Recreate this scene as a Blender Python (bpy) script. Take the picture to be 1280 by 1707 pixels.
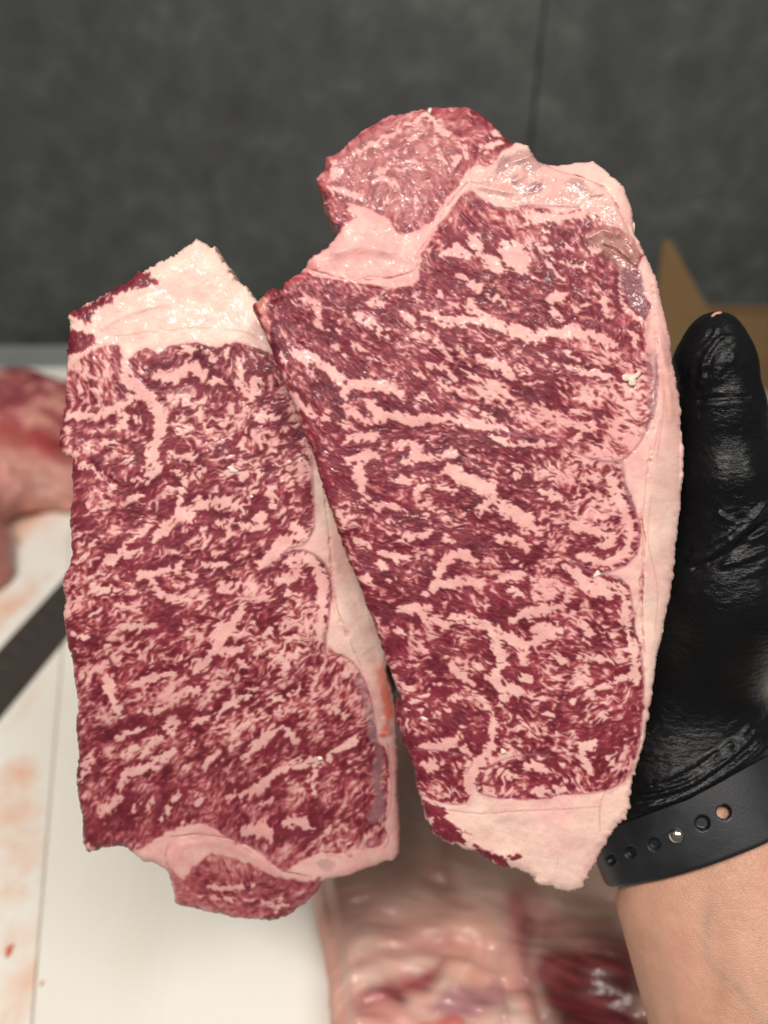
import bpy, bmesh, math, random
import numpy as np
from mathutils import Vector, Matrix
random.seed(7)
SC = bpy.context.scene
for _o in list(bpy.data.objects): bpy.data.objects.remove(_o)

# ---------------------------------------------------------------- camera
CAM_H, PITCH, FPX = 0.42, math.radians(35), 1280.0
cam_d = bpy.data.cameras.new('camera'); cam = bpy.data.objects.new('camera', cam_d)
SC.collection.objects.link(cam); SC.camera = cam
cam.location = (0, 0, CAM_H); cam.rotation_euler = (math.pi/2-PITCH, 0, 0)
cam_d.sensor_fit = 'HORIZONTAL'; cam_d.sensor_width = 26.0; cam_d.lens = 26.0
cam_d.clip_start = 0.01; cam_d.clip_end = 50
cam_d.dof.use_dof = True; cam_d.dof.focus_distance = 0.205; cam_d.dof.aperture_fstop = 6.8; cam_d.dof.aperture_blades = 0

# ---------------------------------------------------------------- light of the room: ceiling panels and pale surroundings
W = bpy.data.worlds.new('World'); SC.world = W; W.use_nodes = True
W.node_tree.nodes['Background'].inputs[0].default_value = (1.0, 0.965, 0.92, 1)
W.node_tree.nodes['Background'].inputs[1].default_value = 0.13
def panel(name, loc, target, size, power, col):
    d = bpy.data.lights.new(name, 'AREA'); d.shape = 'RECTANGLE'; d.size, d.size_y = size
    d.energy = power; d.color = col
    o = bpy.data.objects.new(name, d); SC.collection.objects.link(o); o.location = loc
    o.rotation_euler = (Vector(target)-Vector(loc)).to_track_quat('-Z', 'Y').to_euler()
panel('ceiling_panel', (0.55, -0.55, 1.85), (0.1, 0.25, 0.2), (0.75, 0.3), 17.2, (1.0, 0.96, 0.905))
panel('ceiling_panel', (-0.40, -0.50, 1.85), (0, 0.3, 0.1), (0.75, 0.3), 28.5, (1.0, 0.96, 0.905))
SC.view_settings.view_transform = 'Standard'; SC.view_settings.look = 'None'
SC.view_settings.exposure = 0.0; SC.view_settings.gamma = 1.0

# ---------------------------------------------------------------- where a point of the place is
CR = np.array([1., 0, 0]); CF = np.array([0, math.cos(PITCH), -math.sin(PITCH)]); CU = np.array([0, math.sin(PITCH), math.cos(PITCH)])
CO = np.array([0, 0, CAM_H])
def at(px, py, d):
    """world position of what stands d metres from the lens plane in the direction of photo pixel px, py"""
    px, py, d = np.broadcast_arrays(np.asarray(px, float), np.asarray(py, float), np.asarray(d, float))
    v = CF+((px-640)/FPX)[..., None]*CR-((py-853.5)/FPX)[..., None]*CU
    return CO+d[..., None]*v
def on_z(px, py, z):
    v = CF+np.asarray((np.asarray(px, float)-640)/FPX)[..., None]*CR-np.asarray((np.asarray(py, float)-853.5)/FPX)[..., None]*CU
    return CO+((z-CAM_H)/v[..., 2])[..., None]*v
def on_y(px, py, y):
    v = CF+np.asarray((np.asarray(px, float)-640)/FPX)[..., None]*CR-np.asarray((np.asarray(py, float)-853.5)/FPX)[..., None]*CU
    return CO+(y/v[..., 1])[..., None]*v
def to_px(P):
    q = P-CO; d = q@CF
    return 640+FPX*(q@CR)/d, 853.5-FPX*(q@CU)/d, d

# ---------------------------------------------------------------- object helpers
def link(o, parent=None):
    SC.collection.objects.link(o)
    if parent is not None:
        o.parent = parent; o.matrix_parent_inverse = parent.matrix_world.inverted()
    return o
def tag(o, label=None, cat=None, group=None, kind=None):
    if label: o['label'] = label
    if cat: o['category'] = cat
    if group: o['group'] = group
    if kind: o['kind'] = kind
    return o
def thing(name, loc, label, cat, group=None):
    o = bpy.data.objects.new(name, None); o.empty_display_size = 0.02; o.location = tuple(loc)
    link(o); bpy.context.view_layer.update()
    return tag(o, label, cat, group)
def mesh_obj(name, V, quads, mat, parent=None, rgb=None, rough=None, smooth=True, tris=None, normals=None):
    """one mesh object from arrays"""
    V = np.asarray(V, np.float32); me = bpy.data.meshes.new(name)
    q = np.asarray(quads, np.int32).reshape(-1, 4) if quads is not None and len(quads) else np.zeros((0, 4), np.int32)
    t = np.asarray(tris, np.int32).reshape(-1, 3) if tris is not None and len(tris) else np.zeros((0, 3), np.int32)
    me.vertices.add(len(V)); me.vertices.foreach_set('co', V.ravel())
    me.loops.add(q.size+t.size); me.loops.foreach_set('vertex_index', np.concatenate([q.ravel(), t.ravel()]))
    n = len(q)+len(t); me.polygons.add(n)
    st = np.concatenate([np.arange(len(q))*4, q.size+np.arange(len(t))*3]).astype(np.int32)
    me.polygons.foreach_set('loop_start', st)
    me.polygons.foreach_set('use_smooth', np.full(n, smooth))
    me.update(calc_edges=True)
    if rgb is not None:
        a = me.attributes.new('tint', 'FLOAT_COLOR', 'POINT')
        a.data.foreach_set('color', np.concatenate([np.asarray(rgb, np.float32), np.ones((len(V), 1), np.float32)], 1).ravel())
    if rough is not None:
        a = me.attributes.new('wet', 'FLOAT', 'POINT'); a.data.foreach_set('value', np.asarray(rough, np.float32))
    if normals is not None: me.normals_split_custom_set_from_vertices([tuple(x) for x in normals])
    me.materials.append(mat)
    return link(bpy.data.objects.new(name, me), parent)
def bm_obj(name, bm, mat, parent=None, smooth=True):
    bmesh.ops.recalc_face_normals(bm, faces=bm.faces)
    me = bpy.data.meshes.new(name); bm.to_mesh(me); bm.free()
    for p in me.polygons: p.use_smooth = smooth
    me.materials.append(mat)
    return link(bpy.data.objects.new(name, me), parent)
def prism(name, pts, axis, mat, parent=None, bev=0.0, seg=2):
    """closed polygon (world points) pushed along axis, edges bevelled"""
    bm = bmesh.new(); a = [bm.verts.new(tuple(p)) for p in pts]; b = [bm.verts.new(tuple(np.array(p)+np.array(axis))) for p in pts]
    bm.faces.new(a); bm.faces.new(b[::-1])
    for i in range(len(a)): bm.faces.new((a[i-1], a[i], b[i], b[i-1]))
    bmesh.ops.recalc_face_normals(bm, faces=bm.faces)
    if bev: bmesh.ops.bevel(bm, geom=list(bm.edges), offset=bev, segments=seg, affect='EDGES', profile=0.5)
    return bm_obj(name, bm, mat, parent, smooth=False)

def surface_nets(f, o, h):
    """quads of the zero surface of a sampled field (negative inside); o origin, h voxel"""
    s = f < 0; nx, ny, nz = f.shape
    cnt = np.zeros((nx-1, ny-1, nz-1), np.int16); acc = np.zeros((nx-1, ny-1, nz-1, 3), np.float32)
    for ax in range(3):
        a = np.take(f, range(f.shape[ax]-1), ax); b = np.take(f, range(1, f.shape[ax]), ax)
        cr = (a < 0) != (b < 0); t = np.where(cr, a/(a-b+1e-20), 0)
        o1, o2 = [i for i in range(3) if i != ax]
        for i in (0, 1):
            for j in (0, 1):
                sl = [slice(None)]*3; sl[o1] = slice(i, f.shape[o1]-1+i); sl[o2] = slice(j, f.shape[o2]-1+j)
                c = cr[tuple(sl)]; cnt += c
                acc[..., ax] += np.where(c, t[tuple(sl)], 0); acc[..., o1] += c*i; acc[..., o2] += c*j
    m = cnt > 0; idx = -np.ones(m.shape, np.int64); idx[m] = np.arange(m.sum())
    base = np.stack(np.nonzero(m), -1); V = (base+acc[m]/cnt[m][:, None])*h+np.asarray(o)
    Q = []
    for ax in range(3):
        o1, o2 = (ax+1) % 3, (ax+2) % 3
        a = np.take(s, range(s.shape[ax]-1), ax); b = np.take(s, range(1, s.shape[ax]), ax)
        i = np.stack(np.nonzero(a != b), -1)
        i = i[(i[:, o1] > 0) & (i[:, o2] > 0) & (i[:, o1] < f.shape[o1]-1) & (i[:, o2] < f.shape[o2]-1)]
        e1 = np.eye(3, dtype=int)[o1]; e2 = np.eye(3, dtype=int)[o2]
        g = lambda k: idx[k[:, 0], k[:, 1], k[:, 2]]
        q = np.stack([g(i-e1-e2), g(i-e2), g(i), g(i-e1)], -1)
        flip = b[i[:, 0], i[:, 1], i[:, 2]]
        q[flip] = q[flip][:, ::-1]; Q.append(q)
    return V, np.concatenate(Q)
def smin(a, b, k):
    h = np.clip(0.5+0.5*(b-a)/k, 0, 1); return b*(1-h)+a*h-k*h*(1-h)
def cone(P, a, b, ra, rb):
    """distance to a capsule that tapers from ra to rb"""
    a = np.asarray(a, np.float32); b = np.asarray(b, np.float32); d = b-a
    t = np.clip(((P-a)@d)/float(d@d+1e-12), 0, 1)
    return np.sqrt(((P-a-t[..., None]*d)**2).sum(-1))-(ra+(rb-ra)*t)
def ball(P, c, r):
    r = np.asarray(r, np.float32); q = (P-np.asarray(c, np.float32))/r
    k = np.sqrt((q*q).sum(-1)); return (k-1)*r.min()
def vnormals(V, Q):
    n = np.cross(V[Q[:, 2]]-V[Q[:, 0]], V[Q[:, 3]]-V[Q[:, 1]])
    N = np.zeros_like(V)
    for i in range(4): np.add.at(N, Q[:, i], n)
    return N/(np.linalg.norm(N, axis=1, keepdims=True)+1e-12)
def refine(V, Q, levels):
    """Catmull-Clark through Blender's own modifier"""
    me = bpy.data.meshes.new('tmp'); me.from_pydata(V.tolist(), [], Q.tolist())
    o = bpy.data.objects.new('tmp', me); SC.collection.objects.link(o)
    m = o.modifiers.new('s', 'SUBSURF'); m.levels = levels; m.render_levels = levels
    e = o.evaluated_get(bpy.context.evaluated_depsgraph_get()); em = e.to_mesh()
    v = np.empty(len(em.vertices)*3, np.float32); em.vertices.foreach_get('co', v)
    q = np.empty(len(em.loops), np.int32); em.loops.foreach_get('vertex_index', q)
    e.to_mesh_clear(); bpy.data.objects.remove(o); bpy.data.meshes.remove(me)
    return v.reshape(-1, 3), q.reshape(-1, 4)
def relax(V, Q, n=4, k=.5):
    """smooths stair steps"""
    E = np.concatenate([Q[:, [0, 1]], Q[:, [1, 2]], Q[:, [2, 3]], Q[:, [3, 0]]])
    c = np.zeros(len(V)); np.add.at(c, E[:, 0], 1); np.add.at(c, E[:, 1], 1)
    for i in range(n):
        for kk in (k, -k*1.02):
            a = np.zeros_like(V); np.add.at(a, E[:, 0], V[E[:, 1]]); np.add.at(a, E[:, 1], V[E[:, 0]])
            V = V+kk*(a/np.maximum(c, 1)[:, None]-V)
    return V

# ---------------------------------------------------------------- materials
def mat(name):
    m = bpy.data.materials.new(name); m.use_nodes = True
    nt = m.node_tree; return m, nt, nt.nodes['Principled BSDF']
def node(nt, kind, **kw):
    n = nt.nodes.new(kind)
    for k, v in kw.items():
        if k in n.inputs: n.inputs[k].default_value = v
        else: setattr(n, k, v)
    return n
def coords(nt): return nt.nodes.new('ShaderNodeTexCoord').outputs['Object']
def noise(nt, scale, detail=4, rough=.55, vec=None, dist=0.0):
    n = node(nt, 'ShaderNodeTexNoise', Scale=scale, Detail=detail, Roughness=rough, Distortion=dist)
    nt.links.new(vec if vec is not None else coords(nt), n.inputs['Vector']); return n.outputs['Fac']
def ramp(nt, fac, stops):
    r = nt.nodes.new('ShaderNodeValToRGB'); el = r.color_ramp.elements
    while len(el) < len(stops): el.new(0.5)
    for e, (p, c) in zip(el, stops): e.position = p; e.color = (*c, 1) if len(c) == 3 else c
    nt.links.new(fac, r.inputs[0]); return r.outputs[0]
def mixc(nt, a, b, fac, mode='MIX'):
    n = nt.nodes.new('ShaderNodeMix'); n.data_type = 'RGBA'; n.blend_type = mode
    for s, v in ((n.inputs[6], a), (n.inputs[7], b), (n.inputs[0], fac)):
        if isinstance(v, (int, float)): s.default_value = v
        elif isinstance(v, tuple): s.default_value = (*v, 1)
        else: nt.links.new(v, s)
    return n.outputs[2]
def bump(nt, b, fac, dist, strength=1.0):
    n = node(nt, 'ShaderNodeBump', Distance=dist, Strength=strength); nt.links.new(fac, n.inputs['Height'])
    src = b.inputs['Normal'].links[0].from_socket if b.inputs['Normal'].links else None
    if src is not None: nt.links.new(src, n.inputs['Normal'])
    nt.links.new(n.outputs[0], b.inputs['Normal'])
def val(c): return (c, c, c)

def meat_material(name, sss=.15, wet=.85, fine=1.0):
    m, nt, b = mat(name)
    a = node(nt, 'ShaderNodeAttribute', attribute_name='tint')
    g = noise(nt, 2600, 3, .6)
    v = ramp(nt, g, [(.3, val(.86)), (.7, val(1.1))])
    nt.links.new(mixc(nt, a.outputs['Color'], v, 0.55, 'MULTIPLY'), b.inputs['Base Color'])
    r = node(nt, 'ShaderNodeAttribute', attribute_name='wet')
    mm = node(nt, 'ShaderNodeMath', operation='MULTIPLY_ADD'); nt.links.new(noise(nt, 900, 3, .6), mm.inputs[0])
    mm.inputs[1].default_value = .22; ad = node(nt, 'ShaderNodeMath', operation='SUBTRACT'); nt.links.new(r.outputs['Fac'], ad.inputs[0]); ad.inputs[1].default_value = .11
    nt.links.new(ad.outputs[0], mm.inputs[2]); nt.links.new(mm.outputs[0], b.inputs['Roughness'])
    b.inputs['Subsurface Weight'].default_value = sss; b.inputs['Subsurface Radius'].default_value = (1, .35, .25); b.inputs['Subsurface Scale'].default_value = .0005
    b.inputs['Specular IOR Level'].default_value = .24
    spots = ramp(nt, noise(nt, 620, 3, .6), [(.52, val(0)), (.64, val(wet*.65))]); mr = node(nt, 'ShaderNodeMapRange'); nt.links.new(r.outputs['Fac'], mr.inputs['Value'])
    for k_, v_ in (('From Min', .40), ('From Max', .24), ('To Min', 0.), ('To Max', 1.0)): mr.inputs[k_].default_value = v_
    mx = node(nt, 'ShaderNodeMath', operation='MAXIMUM'); nt.links.new(spots, mx.inputs[0]); nt.links.new(mr.outputs[0], mx.inputs[1]); nt.links.new(mx.outputs[0], b.inputs['Coat Weight'])
    b.inputs['Coat Roughness'].default_value = .07; b.inputs['Coat IOR'].default_value = 1.45
    bump(nt, b, noise(nt, 3200, 4, .65), .00006*fine)
    bump(nt, b, noise(nt, 800, 3, .6), .00010*fine)
    cb = node(nt, 'ShaderNodeBump', Distance=.00016*fine, Strength=1.0); nt.links.new(noise(nt, 850, 1, .5), cb.inputs['Height']); nt.links.new(cb.outputs[0], b.inputs['Coat Normal'])
    return m
# ---------------------------------------------------------------- numeric helpers
def blur(a, s):
    """gaussian blur through the FFT (reflect padded)"""
    if s <= 0: return a
    p = int(3*s)+2
    b = np.pad(a, p, mode='reflect') if min(a.shape) > p else np.pad(a, p, mode='edge')
    fy = np.fft.fftfreq(b.shape[0])[:, None]; fx = np.fft.rfftfreq(b.shape[1])[None, :]
    g = np.exp(-2*(math.pi*s)**2*(fx*fx+fy*fy))
    r = np.fft.irfft2(np.fft.rfft2(b)*g, s=b.shape)
    return r[p:-p, p:-p].astype(np.float32)

def norm(a): return ((a-a.mean())/(a.std()+1e-9)).astype(np.float32)
def band(rng, shape, s): return norm(blur(rng.standard_normal(shape).astype(np.float32), s))
def sstep(a, b, x):
    t = np.clip((x-a)/(b-a), 0, 1); return t*t*(3-2*t)

def sample(f, x, y):
    h, w = f.shape
    x = np.clip(x, 0, w-1.001); y = np.clip(y, 0, h-1.001)
    xi = x.astype(np.int32); yi = y.astype(np.int32); u = x-xi; v = y-yi
    return ((f[yi, xi]*(1-u)+f[yi, xi+1]*u)*(1-v)+(f[yi+1, xi]*(1-u)+f[yi+1, xi+1]*u)*v)

def lic(n, cx, cy, L, X, Y, step=2.0):
    """smear the noise n along the direction field (cx, cy) over +-L pixels"""
    acc = n.copy(); wt = 1.0
    k = max(1, int(L/step))
    for sgn in (1, -1):
        px, py = X.copy(), Y.copy()
        for i in range(k):
            xi = np.clip(px, 0, n.shape[1]-1).astype(np.int32); yi = np.clip(py, 0, n.shape[0]-1).astype(np.int32)
            px = px+sgn*step*cx[yi, xi]; py = py+sgn*step*cy[yi, xi]
            w = 0.5+0.5*math.cos(math.pi*(i+1)/(k+1))
            acc = acc+w*n[np.clip(py, 0, n.shape[0]-1).astype(np.int32), np.clip(px, 0, n.shape[1]-1).astype(np.int32)]
            wt += w
    return norm(acc/wt)

def seg_dist(X, Y, pts, closed=False):
    """distance from every pixel to a polyline"""
    d = np.full(X.shape, 1e9, np.float32)
    P = list(pts)+([pts[0]] if closed else [])
    if len(P) == 1: P = P*2
    for (ax, ay), (bx, by) in zip(P[:-1], P[1:]):
        dx, dy = bx-ax, by-ay; l2 = dx*dx+dy*dy+1e-9
        t = np.clip(((X-ax)*dx+(Y-ay)*dy)/l2, 0, 1)
        np.minimum(d, (X-ax-t*dx)**2+(Y-ay-t*dy)**2, out=d)
    return np.sqrt(d)

def inside(X, Y, pts):
    r = np.zeros(X.shape, bool); n = len(pts)
    for i in range(n):
        ax, ay = pts[i]; bx, by = pts[(i+1) % n]
        if ay == by: continue
        c = ((ay > Y) != (by > Y)) & (X < (bx-ax)*(Y-ay)/(by-ay)+ax)
        r ^= c
    return r

def sdf(X, Y, pts):
    """signed distance to a closed outline, positive inside"""
    d = seg_dist(X, Y, pts, True)
    return np.where(inside(X, Y, pts), d, -d).astype(np.float32)

def stroke_add(F, x0, y0, pts, fn, reach):
    """apply fn(distance) inside the bounding box of a stroke only"""
    xs = [p[0] for p in pts]; ys = [p[1] for p in pts]
    h, w = F.shape
    a = int(max(0, min(xs)-x0-reach)); b = int(min(w, max(xs)-x0+reach+1))
    c = int(max(0, min(ys)-y0-reach)); d = int(min(h, max(ys)-y0+reach+1))
    if b <= a or d <= c: return None
    Y, X = np.mgrid[c:d, a:b].astype(np.float32)
    return (slice(c, d), slice(a, b)), seg_dist(X+x0, Y+y0, pts)

def stroke_taper(F, x0, y0, pts, w, reach):
    """distance minus a half width that swells and tapers along the stroke"""
    r = stroke_add(F, x0, y0, pts, None, reach)
    if r is None: return None
    sl, _ = r
    Y, X = np.mgrid[sl[0], sl[1]].astype(np.float32); X = X+x0; Y = Y+y0
    L = [0.]
    for p, q in zip(pts[:-1], pts[1:]): L.append(L[-1]+math.hypot(q[0]-p[0], q[1]-p[1]))
    tot = L[-1]+1e-6; best = np.full(X.shape, 1e9, np.float32)
    endl = min(0.45*tot, w*1.1)
    for i, ((ax, ay), (bx, by)) in enumerate(zip(pts[:-1], pts[1:])):
        dx, dy = bx-ax, by-ay; l2 = dx*dx+dy*dy+1e-9
        t = np.clip(((X-ax)*dx+(Y-ay)*dy)/l2, 0, 1)
        s = L[i]+t*(L[i+1]-L[i])
        hw = w*(0.36+0.26*np.clip(np.minimum(s, tot-s)/endl, 0, 1))
        d = np.sqrt((X-ax-t*dx)**2+(Y-ay-t*dy)**2)-hw
        np.minimum(best, d, out=best)
    return sl, best

def smooth_curve(pts, n=4, closed=False):
    """Catmull-Rom through the points"""
    P = [np.array(p, float) for p in pts]; N = len(P); out = []
    if N < 3: return [tuple(p) for p in P]
    rng = range(N if closed else N-1)
    for i in rng:
        p1, p2 = P[i], P[(i+1) % N]
        p0 = P[i-1] if (closed or i > 0) else p1*2-p2
        p3 = P[(i+2) % N] if (closed or i+2 < N) else p2*2-p1
        for k in range(n):
            t = k/n
            out.append(tuple(0.5*((2*p1)+(p2-p0)*t+(2*p0-5*p1+4*p2-p3)*t*t+(3*p1-p0-3*p2+p3)*t**3)))
    if not closed: out.append(tuple(P[-1]))
    return out

def idw(X, Y, ctl, p=2.5, soft=40.):
    """smooth interpolation of control values (x, y, v...)"""
    st = 8 if min(X.shape) > 64 else 1
    x = np.append(X[0, ::st], X[0, -1]+st); y = np.append(Y[::st, 0], Y[-1, 0]+st)
    cx, cy = np.meshgrid(x, y)
    num = 0; den = 0
    for c in ctl:
        w = 1/((cx-c[0])**2+(cy-c[1])**2+soft*soft)**(p/2)
        num = num+w*c[2]; den = den+w
    g = (num/den).astype(np.float32)
    if st == 1: return g[:X.shape[0], :X.shape[1]]
    return sample(g, (X-X[0, 0])/st, (Y-Y[0, 0])/st).astype(np.float32)

def flow_field(X, Y, ctl):
    cs = idw(X, Y, [(a, b, math.cos(2*math.radians(t))) for a, b, t in ctl], 3.5, 25)
    sn = idw(X, Y, [(a, b, math.sin(2*math.radians(t))) for a, b, t in ctl], 3.5, 25)
    return 0.5*np.arctan2(sn, cs)

def srgb(r, g, b):
    return np.array([((c/255)/12.92 if c/255 <= 0.04045 else ((c/255+0.055)/1.055)**2.4) for c in (r, g, b)], np.float32)

# ---------------------------------------------------------------- marbling of a cut beef face
def marble(S, seed):
    """returns dict of fields over the bounding box of steak S: rgb, relief (px), gloss"""
    rng = np.random.default_rng(seed)
    xs = [p[0] for p in S['outline']]; ys = [p[1] for p in S['outline']]
    x0, y0 = int(min(xs))-12, int(min(ys))-12
    W, H = int(max(xs))+12-x0, int(max(ys))+12-y0
    Y, X = np.mgrid[0:H, 0:W].astype(np.float32)
    GX, GY = X+x0, Y+y0
    sh = (H, W)
    # slow wobble for every hand-drawn border
    wob1 = band(rng, sh, 7); wob2 = band(rng, sh, 2.6); wob3 = band(rng, sh, 1.1)
    th = flow_field(GX, GY, S['flow'])
    mess = idw(GX, GY, S['mess'], 3, 30)
    th = th+0.75*(blur(rng.standard_normal(sh).astype(np.float32), 16)*16*3.5*0.28+blur(rng.standard_normal(sh).astype(np.float32), 7)*7*3.5*0.22)*mess
    cx, cy = np.cos(th), np.sin(th)
    # curl warp so that flakes bend and hook
    wx = band(rng, sh, 8)*2.8*mess+band(rng, sh, 3)*1.5*mess; wy = band(rng, sh, 8)*2.8*mess+band(rng, sh, 3)*1.5*mess
    def W_(f): return sample(f, X+wx, Y+wy).astype(np.float32)
    big = W_(lic(band(rng, sh, 2.7), cx, cy, 15, X, Y, 2.6))
    mid = W_(lic(band(rng, sh, 1.35), cx, cy, 7, X, Y, 2.0))
    mid2 = W_(lic(band(rng, sh, 1.5), cx, cy, 9, X, Y, 2.0))
    fin = W_(lic(band(rng, sh, 0.9), cx, cy, 4.5, X, Y, 1.4))
    fib = lic(rng.standard_normal(sh).astype(np.float32), cx, cy, 9, X, Y, 1.2)
    fibw = lic(band(rng, sh, .9), np.cos(th+.5), np.sin(th+.5), 5, X, Y, 1.2)
    # vein network (ridges) plus flakes
    rid = 1.0-np.abs(mid2)*1.35
    rid2 = 0.75-np.abs(norm(big+0.35*mid))*1.4
    f = 0.46*big+0.62*mid+0.46*fin+0.62*rid+0.36*np.maximum(rid2, -1.2)
    f = norm(f-0.55*blur(f, 10))
    dens = idw(GX, GY, S['dens'], 3, 30)-0.075                      # wanted share of fat
    # threshold for a normal variable: inverse cdf approx
    q = np.clip(dens, .03, .97); t = np.sqrt(-2*np.log(np.minimum(q, 1-q)))
    z = t-(2.30753+0.27061*t)/(1+0.99229*t+0.04481*t*t); z = np.where(q > .5, z, -z)
    clump = lic(band(rng, sh, 9), cx, cy, 26, X, Y, 4.)
    F = (f+z+0.58*clump)*0.44
    for w, pts in S['fat']:
        pts = smooth_curve(pts, 3)
        r = stroke_taper(F, x0, y0, pts, w, w*1.3+24)
        if r is None: continue
        sl, d = r
        k = d+wob1[sl]*w*.10+wob2[sl]*1.2-fin[sl]*1.6-mid[sl]*2.0-big[sl]*1.5-rid[sl]*.8
        F[sl] = np.maximum(F[sl], np.clip(-k/2.6, -2, 2.2)+np.minimum(0.28*fin[sl]+.2*mid[sl], 0)*sstep(-6, 2, k))
        # lean crowds against the edge of a vein
        F[sl] -= 0.34*np.exp(-((k-6)/4.5)**2)
    for w, pts in S.get('lean', []):
        pts = smooth_curve(pts, 3)
        sl, d = stroke_add(F, x0, y0, pts, None, w*1.3+20)
        k = d-w*0.55+wob2[sl]*1.5+wob1[sl]*w*.08-fin[sl]*1.3
        F[sl] = np.minimum(F[sl], np.clip(k/3.4, -1.6, 2.0))
    F = F+0.0
    solid = np.zeros(sh, np.float32)
    for poly in S['fatpoly']:
        p = smooth_curve(poly, 3, True)
        d = sdf(GX, GY, p)+wob1*1.2+wob2*1.1
        F = np.maximum(F, np.clip(d/2.2, -3, 2.6))
        solid = np.maximum(solid, sstep(-1, 9, d))
    for poly in S.get('leanpoly', []):
        d = sdf(GX, GY, smooth_curve(poly, 3, True))+wob1*1.6+wob2*1.5+fin*1.6+mid*1.2
        F = np.where(d > -4, np.minimum(F, np.clip(-d/2.4, -1.1, 3)+0.55*np.maximum(mid2+0.3*fin-.35, 0)), F)
        solid = solid*(1-sstep(-4, 2, d))
    soft = idw(GX, GY, S['soft'], 3, 30)
    fat = 1/(1+np.exp(-F/(0.20*soft)))                          # 0 lean .. 1 fat
    # ------------------------------------------------ colour
    deep, red, mid_c, edge = srgb(90, 25, 39), srgb(129, 43, 56), srgb(162, 70, 78), srgb(204, 127, 125)
    fatc, fatw, fatp = srgb(229, 176, 168), srgb(234, 199, 184), srgb(222, 157, 153)
    lv = np.clip(0.5+0.22*fib+0.16*fibw+0.18*band(rng, sh, 6), 0, 1)[..., None]
    lean_rgb = deep*(1-lv)+red*lv
    lean_rgb = lean_rgb*(1+0.10*band(rng, sh, 14)[..., None]*np.array([.8, .8, .8], np.float32))
    pink = np.clip(0.45+0.28*band(rng, sh, 30)+0.18*band(rng, sh, 5), 0, 1)[..., None]
    warm = np.clip(idw(GX, GY, S['white'], 3, 30), 0, 1)
    warm = np.clip(warm+0.12*band(rng, sh, 9), 0, 1)[..., None]*np.maximum(solid, .25)[..., None]
    fat_rgb = (fatc*(1-pink)+fatp*pink)*(1-warm)+fatw*warm
    fat_rgb = fat_rgb*(1+0.018*band(rng, sh, 1.2)[..., None]+0.022*band(rng, sh, 4)[..., None])
    a = fat[..., None]
    e1 = sstep(0.0, 0.45, a); e2 = sstep(0.35, 0.95, a)
    rgb = lean_rgb*(1-e1)+(mid_c*(1-.4*lv)+edge*.4*lv)*e1
    rgb = rgb*(1-e2)+fat_rgb*e2
    # light bleeds between lean and fat in raw meat: soften the border, most in fat
    sm = np.stack([blur(rgb[..., i], s_) for i, s_ in ((0, 1.9), (1, 1.2), (2, 1.2))], -1)
    rgb = rgb*.62+sm*.38
    thin = sstep(0.35, 1.3, norm(blur(F, 5)))[..., None]*(1-a)    # thin lean over fat looks redder and lighter
    rgb = rgb*(1-.5*thin)+srgb(176, 82, 88)*.5*thin
    # connective tissue lines, membranes and stains
    gl = np.zeros(sh, np.float32)
    relief = -0.55*(1-fat)+0.22*fib*(1-fat)+0.22*mid*(1-fat)+0.07*wob2*fat+0.03*wob3*fat+0.30*wob1*solid+1.5*band(rng, sh, 22)+0.35*band(rng, sh, 9)+0.09*solid*lic(band(rng, sh, 2.2), cx, cy, 16, X, Y, 2.)
    for (w, col, al), pts in S.get('lines', []):
        pts = smooth_curve(pts, 5)
        sl, d = stroke_add(F, x0, y0, pts, None, w*3+8)
        k = np.clip(1.35*al*np.exp(-((d+wob2[sl]*w*.22)/(w*1.25))**2)*(0.85+.22*wob2[sl]), 0, 1)[..., None]
        rgb[sl] = rgb[sl]*(1-k)+np.array(col, np.float32)*k
        relief[sl] -= 0.35*k[..., 0]
    for (col, al, grain, ang, ed), poly in S.get('film', []):
        p = smooth_curve(poly, 3, True)
        d = sdf(GX, GY, p)
        ca, sa = np.full(sh, math.cos(math.radians(ang)), np.float32), np.full(sh, math.sin(math.radians(ang)), np.float32)
        g = lic(rng.standard_normal(sh).astype(np.float32), ca, sa, 12, X, Y, 1.5)
        k = np.clip(al*sstep(-ed*.5, ed, d+wob1*2+wob2)*(1+grain*g), 0, 1)[..., None]
        rgb = rgb*(1-k)+np.array(col, np.float32)*k
        relief += 0.3*g*k[..., 0]*min(1, grain*4)
        gl = np.maximum(gl, k[..., 0]*.9)
    for (w, depth), pts in S.get('groove', []):
        pts = smooth_curve(pts, 4)
        sl, d = stroke_add(F, x0, y0, pts, None, w*3+6)
        relief[sl] -= depth*np.clip(.6+.5*wob1[sl], 0, 1.3)*np.exp(-((d+wob2[sl]*.8)/w)**2)
    for (w, ht), pts in S.get('ridge', []):
        pts = smooth_curve(pts, 4)
        sl, d = stroke_add(F, x0, y0, pts, None, w*3+6)
        relief[sl] += ht*np.exp(-((d+wob1[sl]*.8)/w)**2)
    rgb = np.clip(rgb, 0.004, 0.9)
    rough = 0.46+0.05*(1-fat)-0.30*gl+0.05*wob2
    return dict(x0=x0, y0=y0, rgb=rgb.astype(np.float32), relief=relief.astype(np.float32), rough=np.clip(rough, .15, .7).astype(np.float32), fat=fat, GX=GX, GY=GY, wob=(wob1, wob2, wob3), fib=fib)
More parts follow.
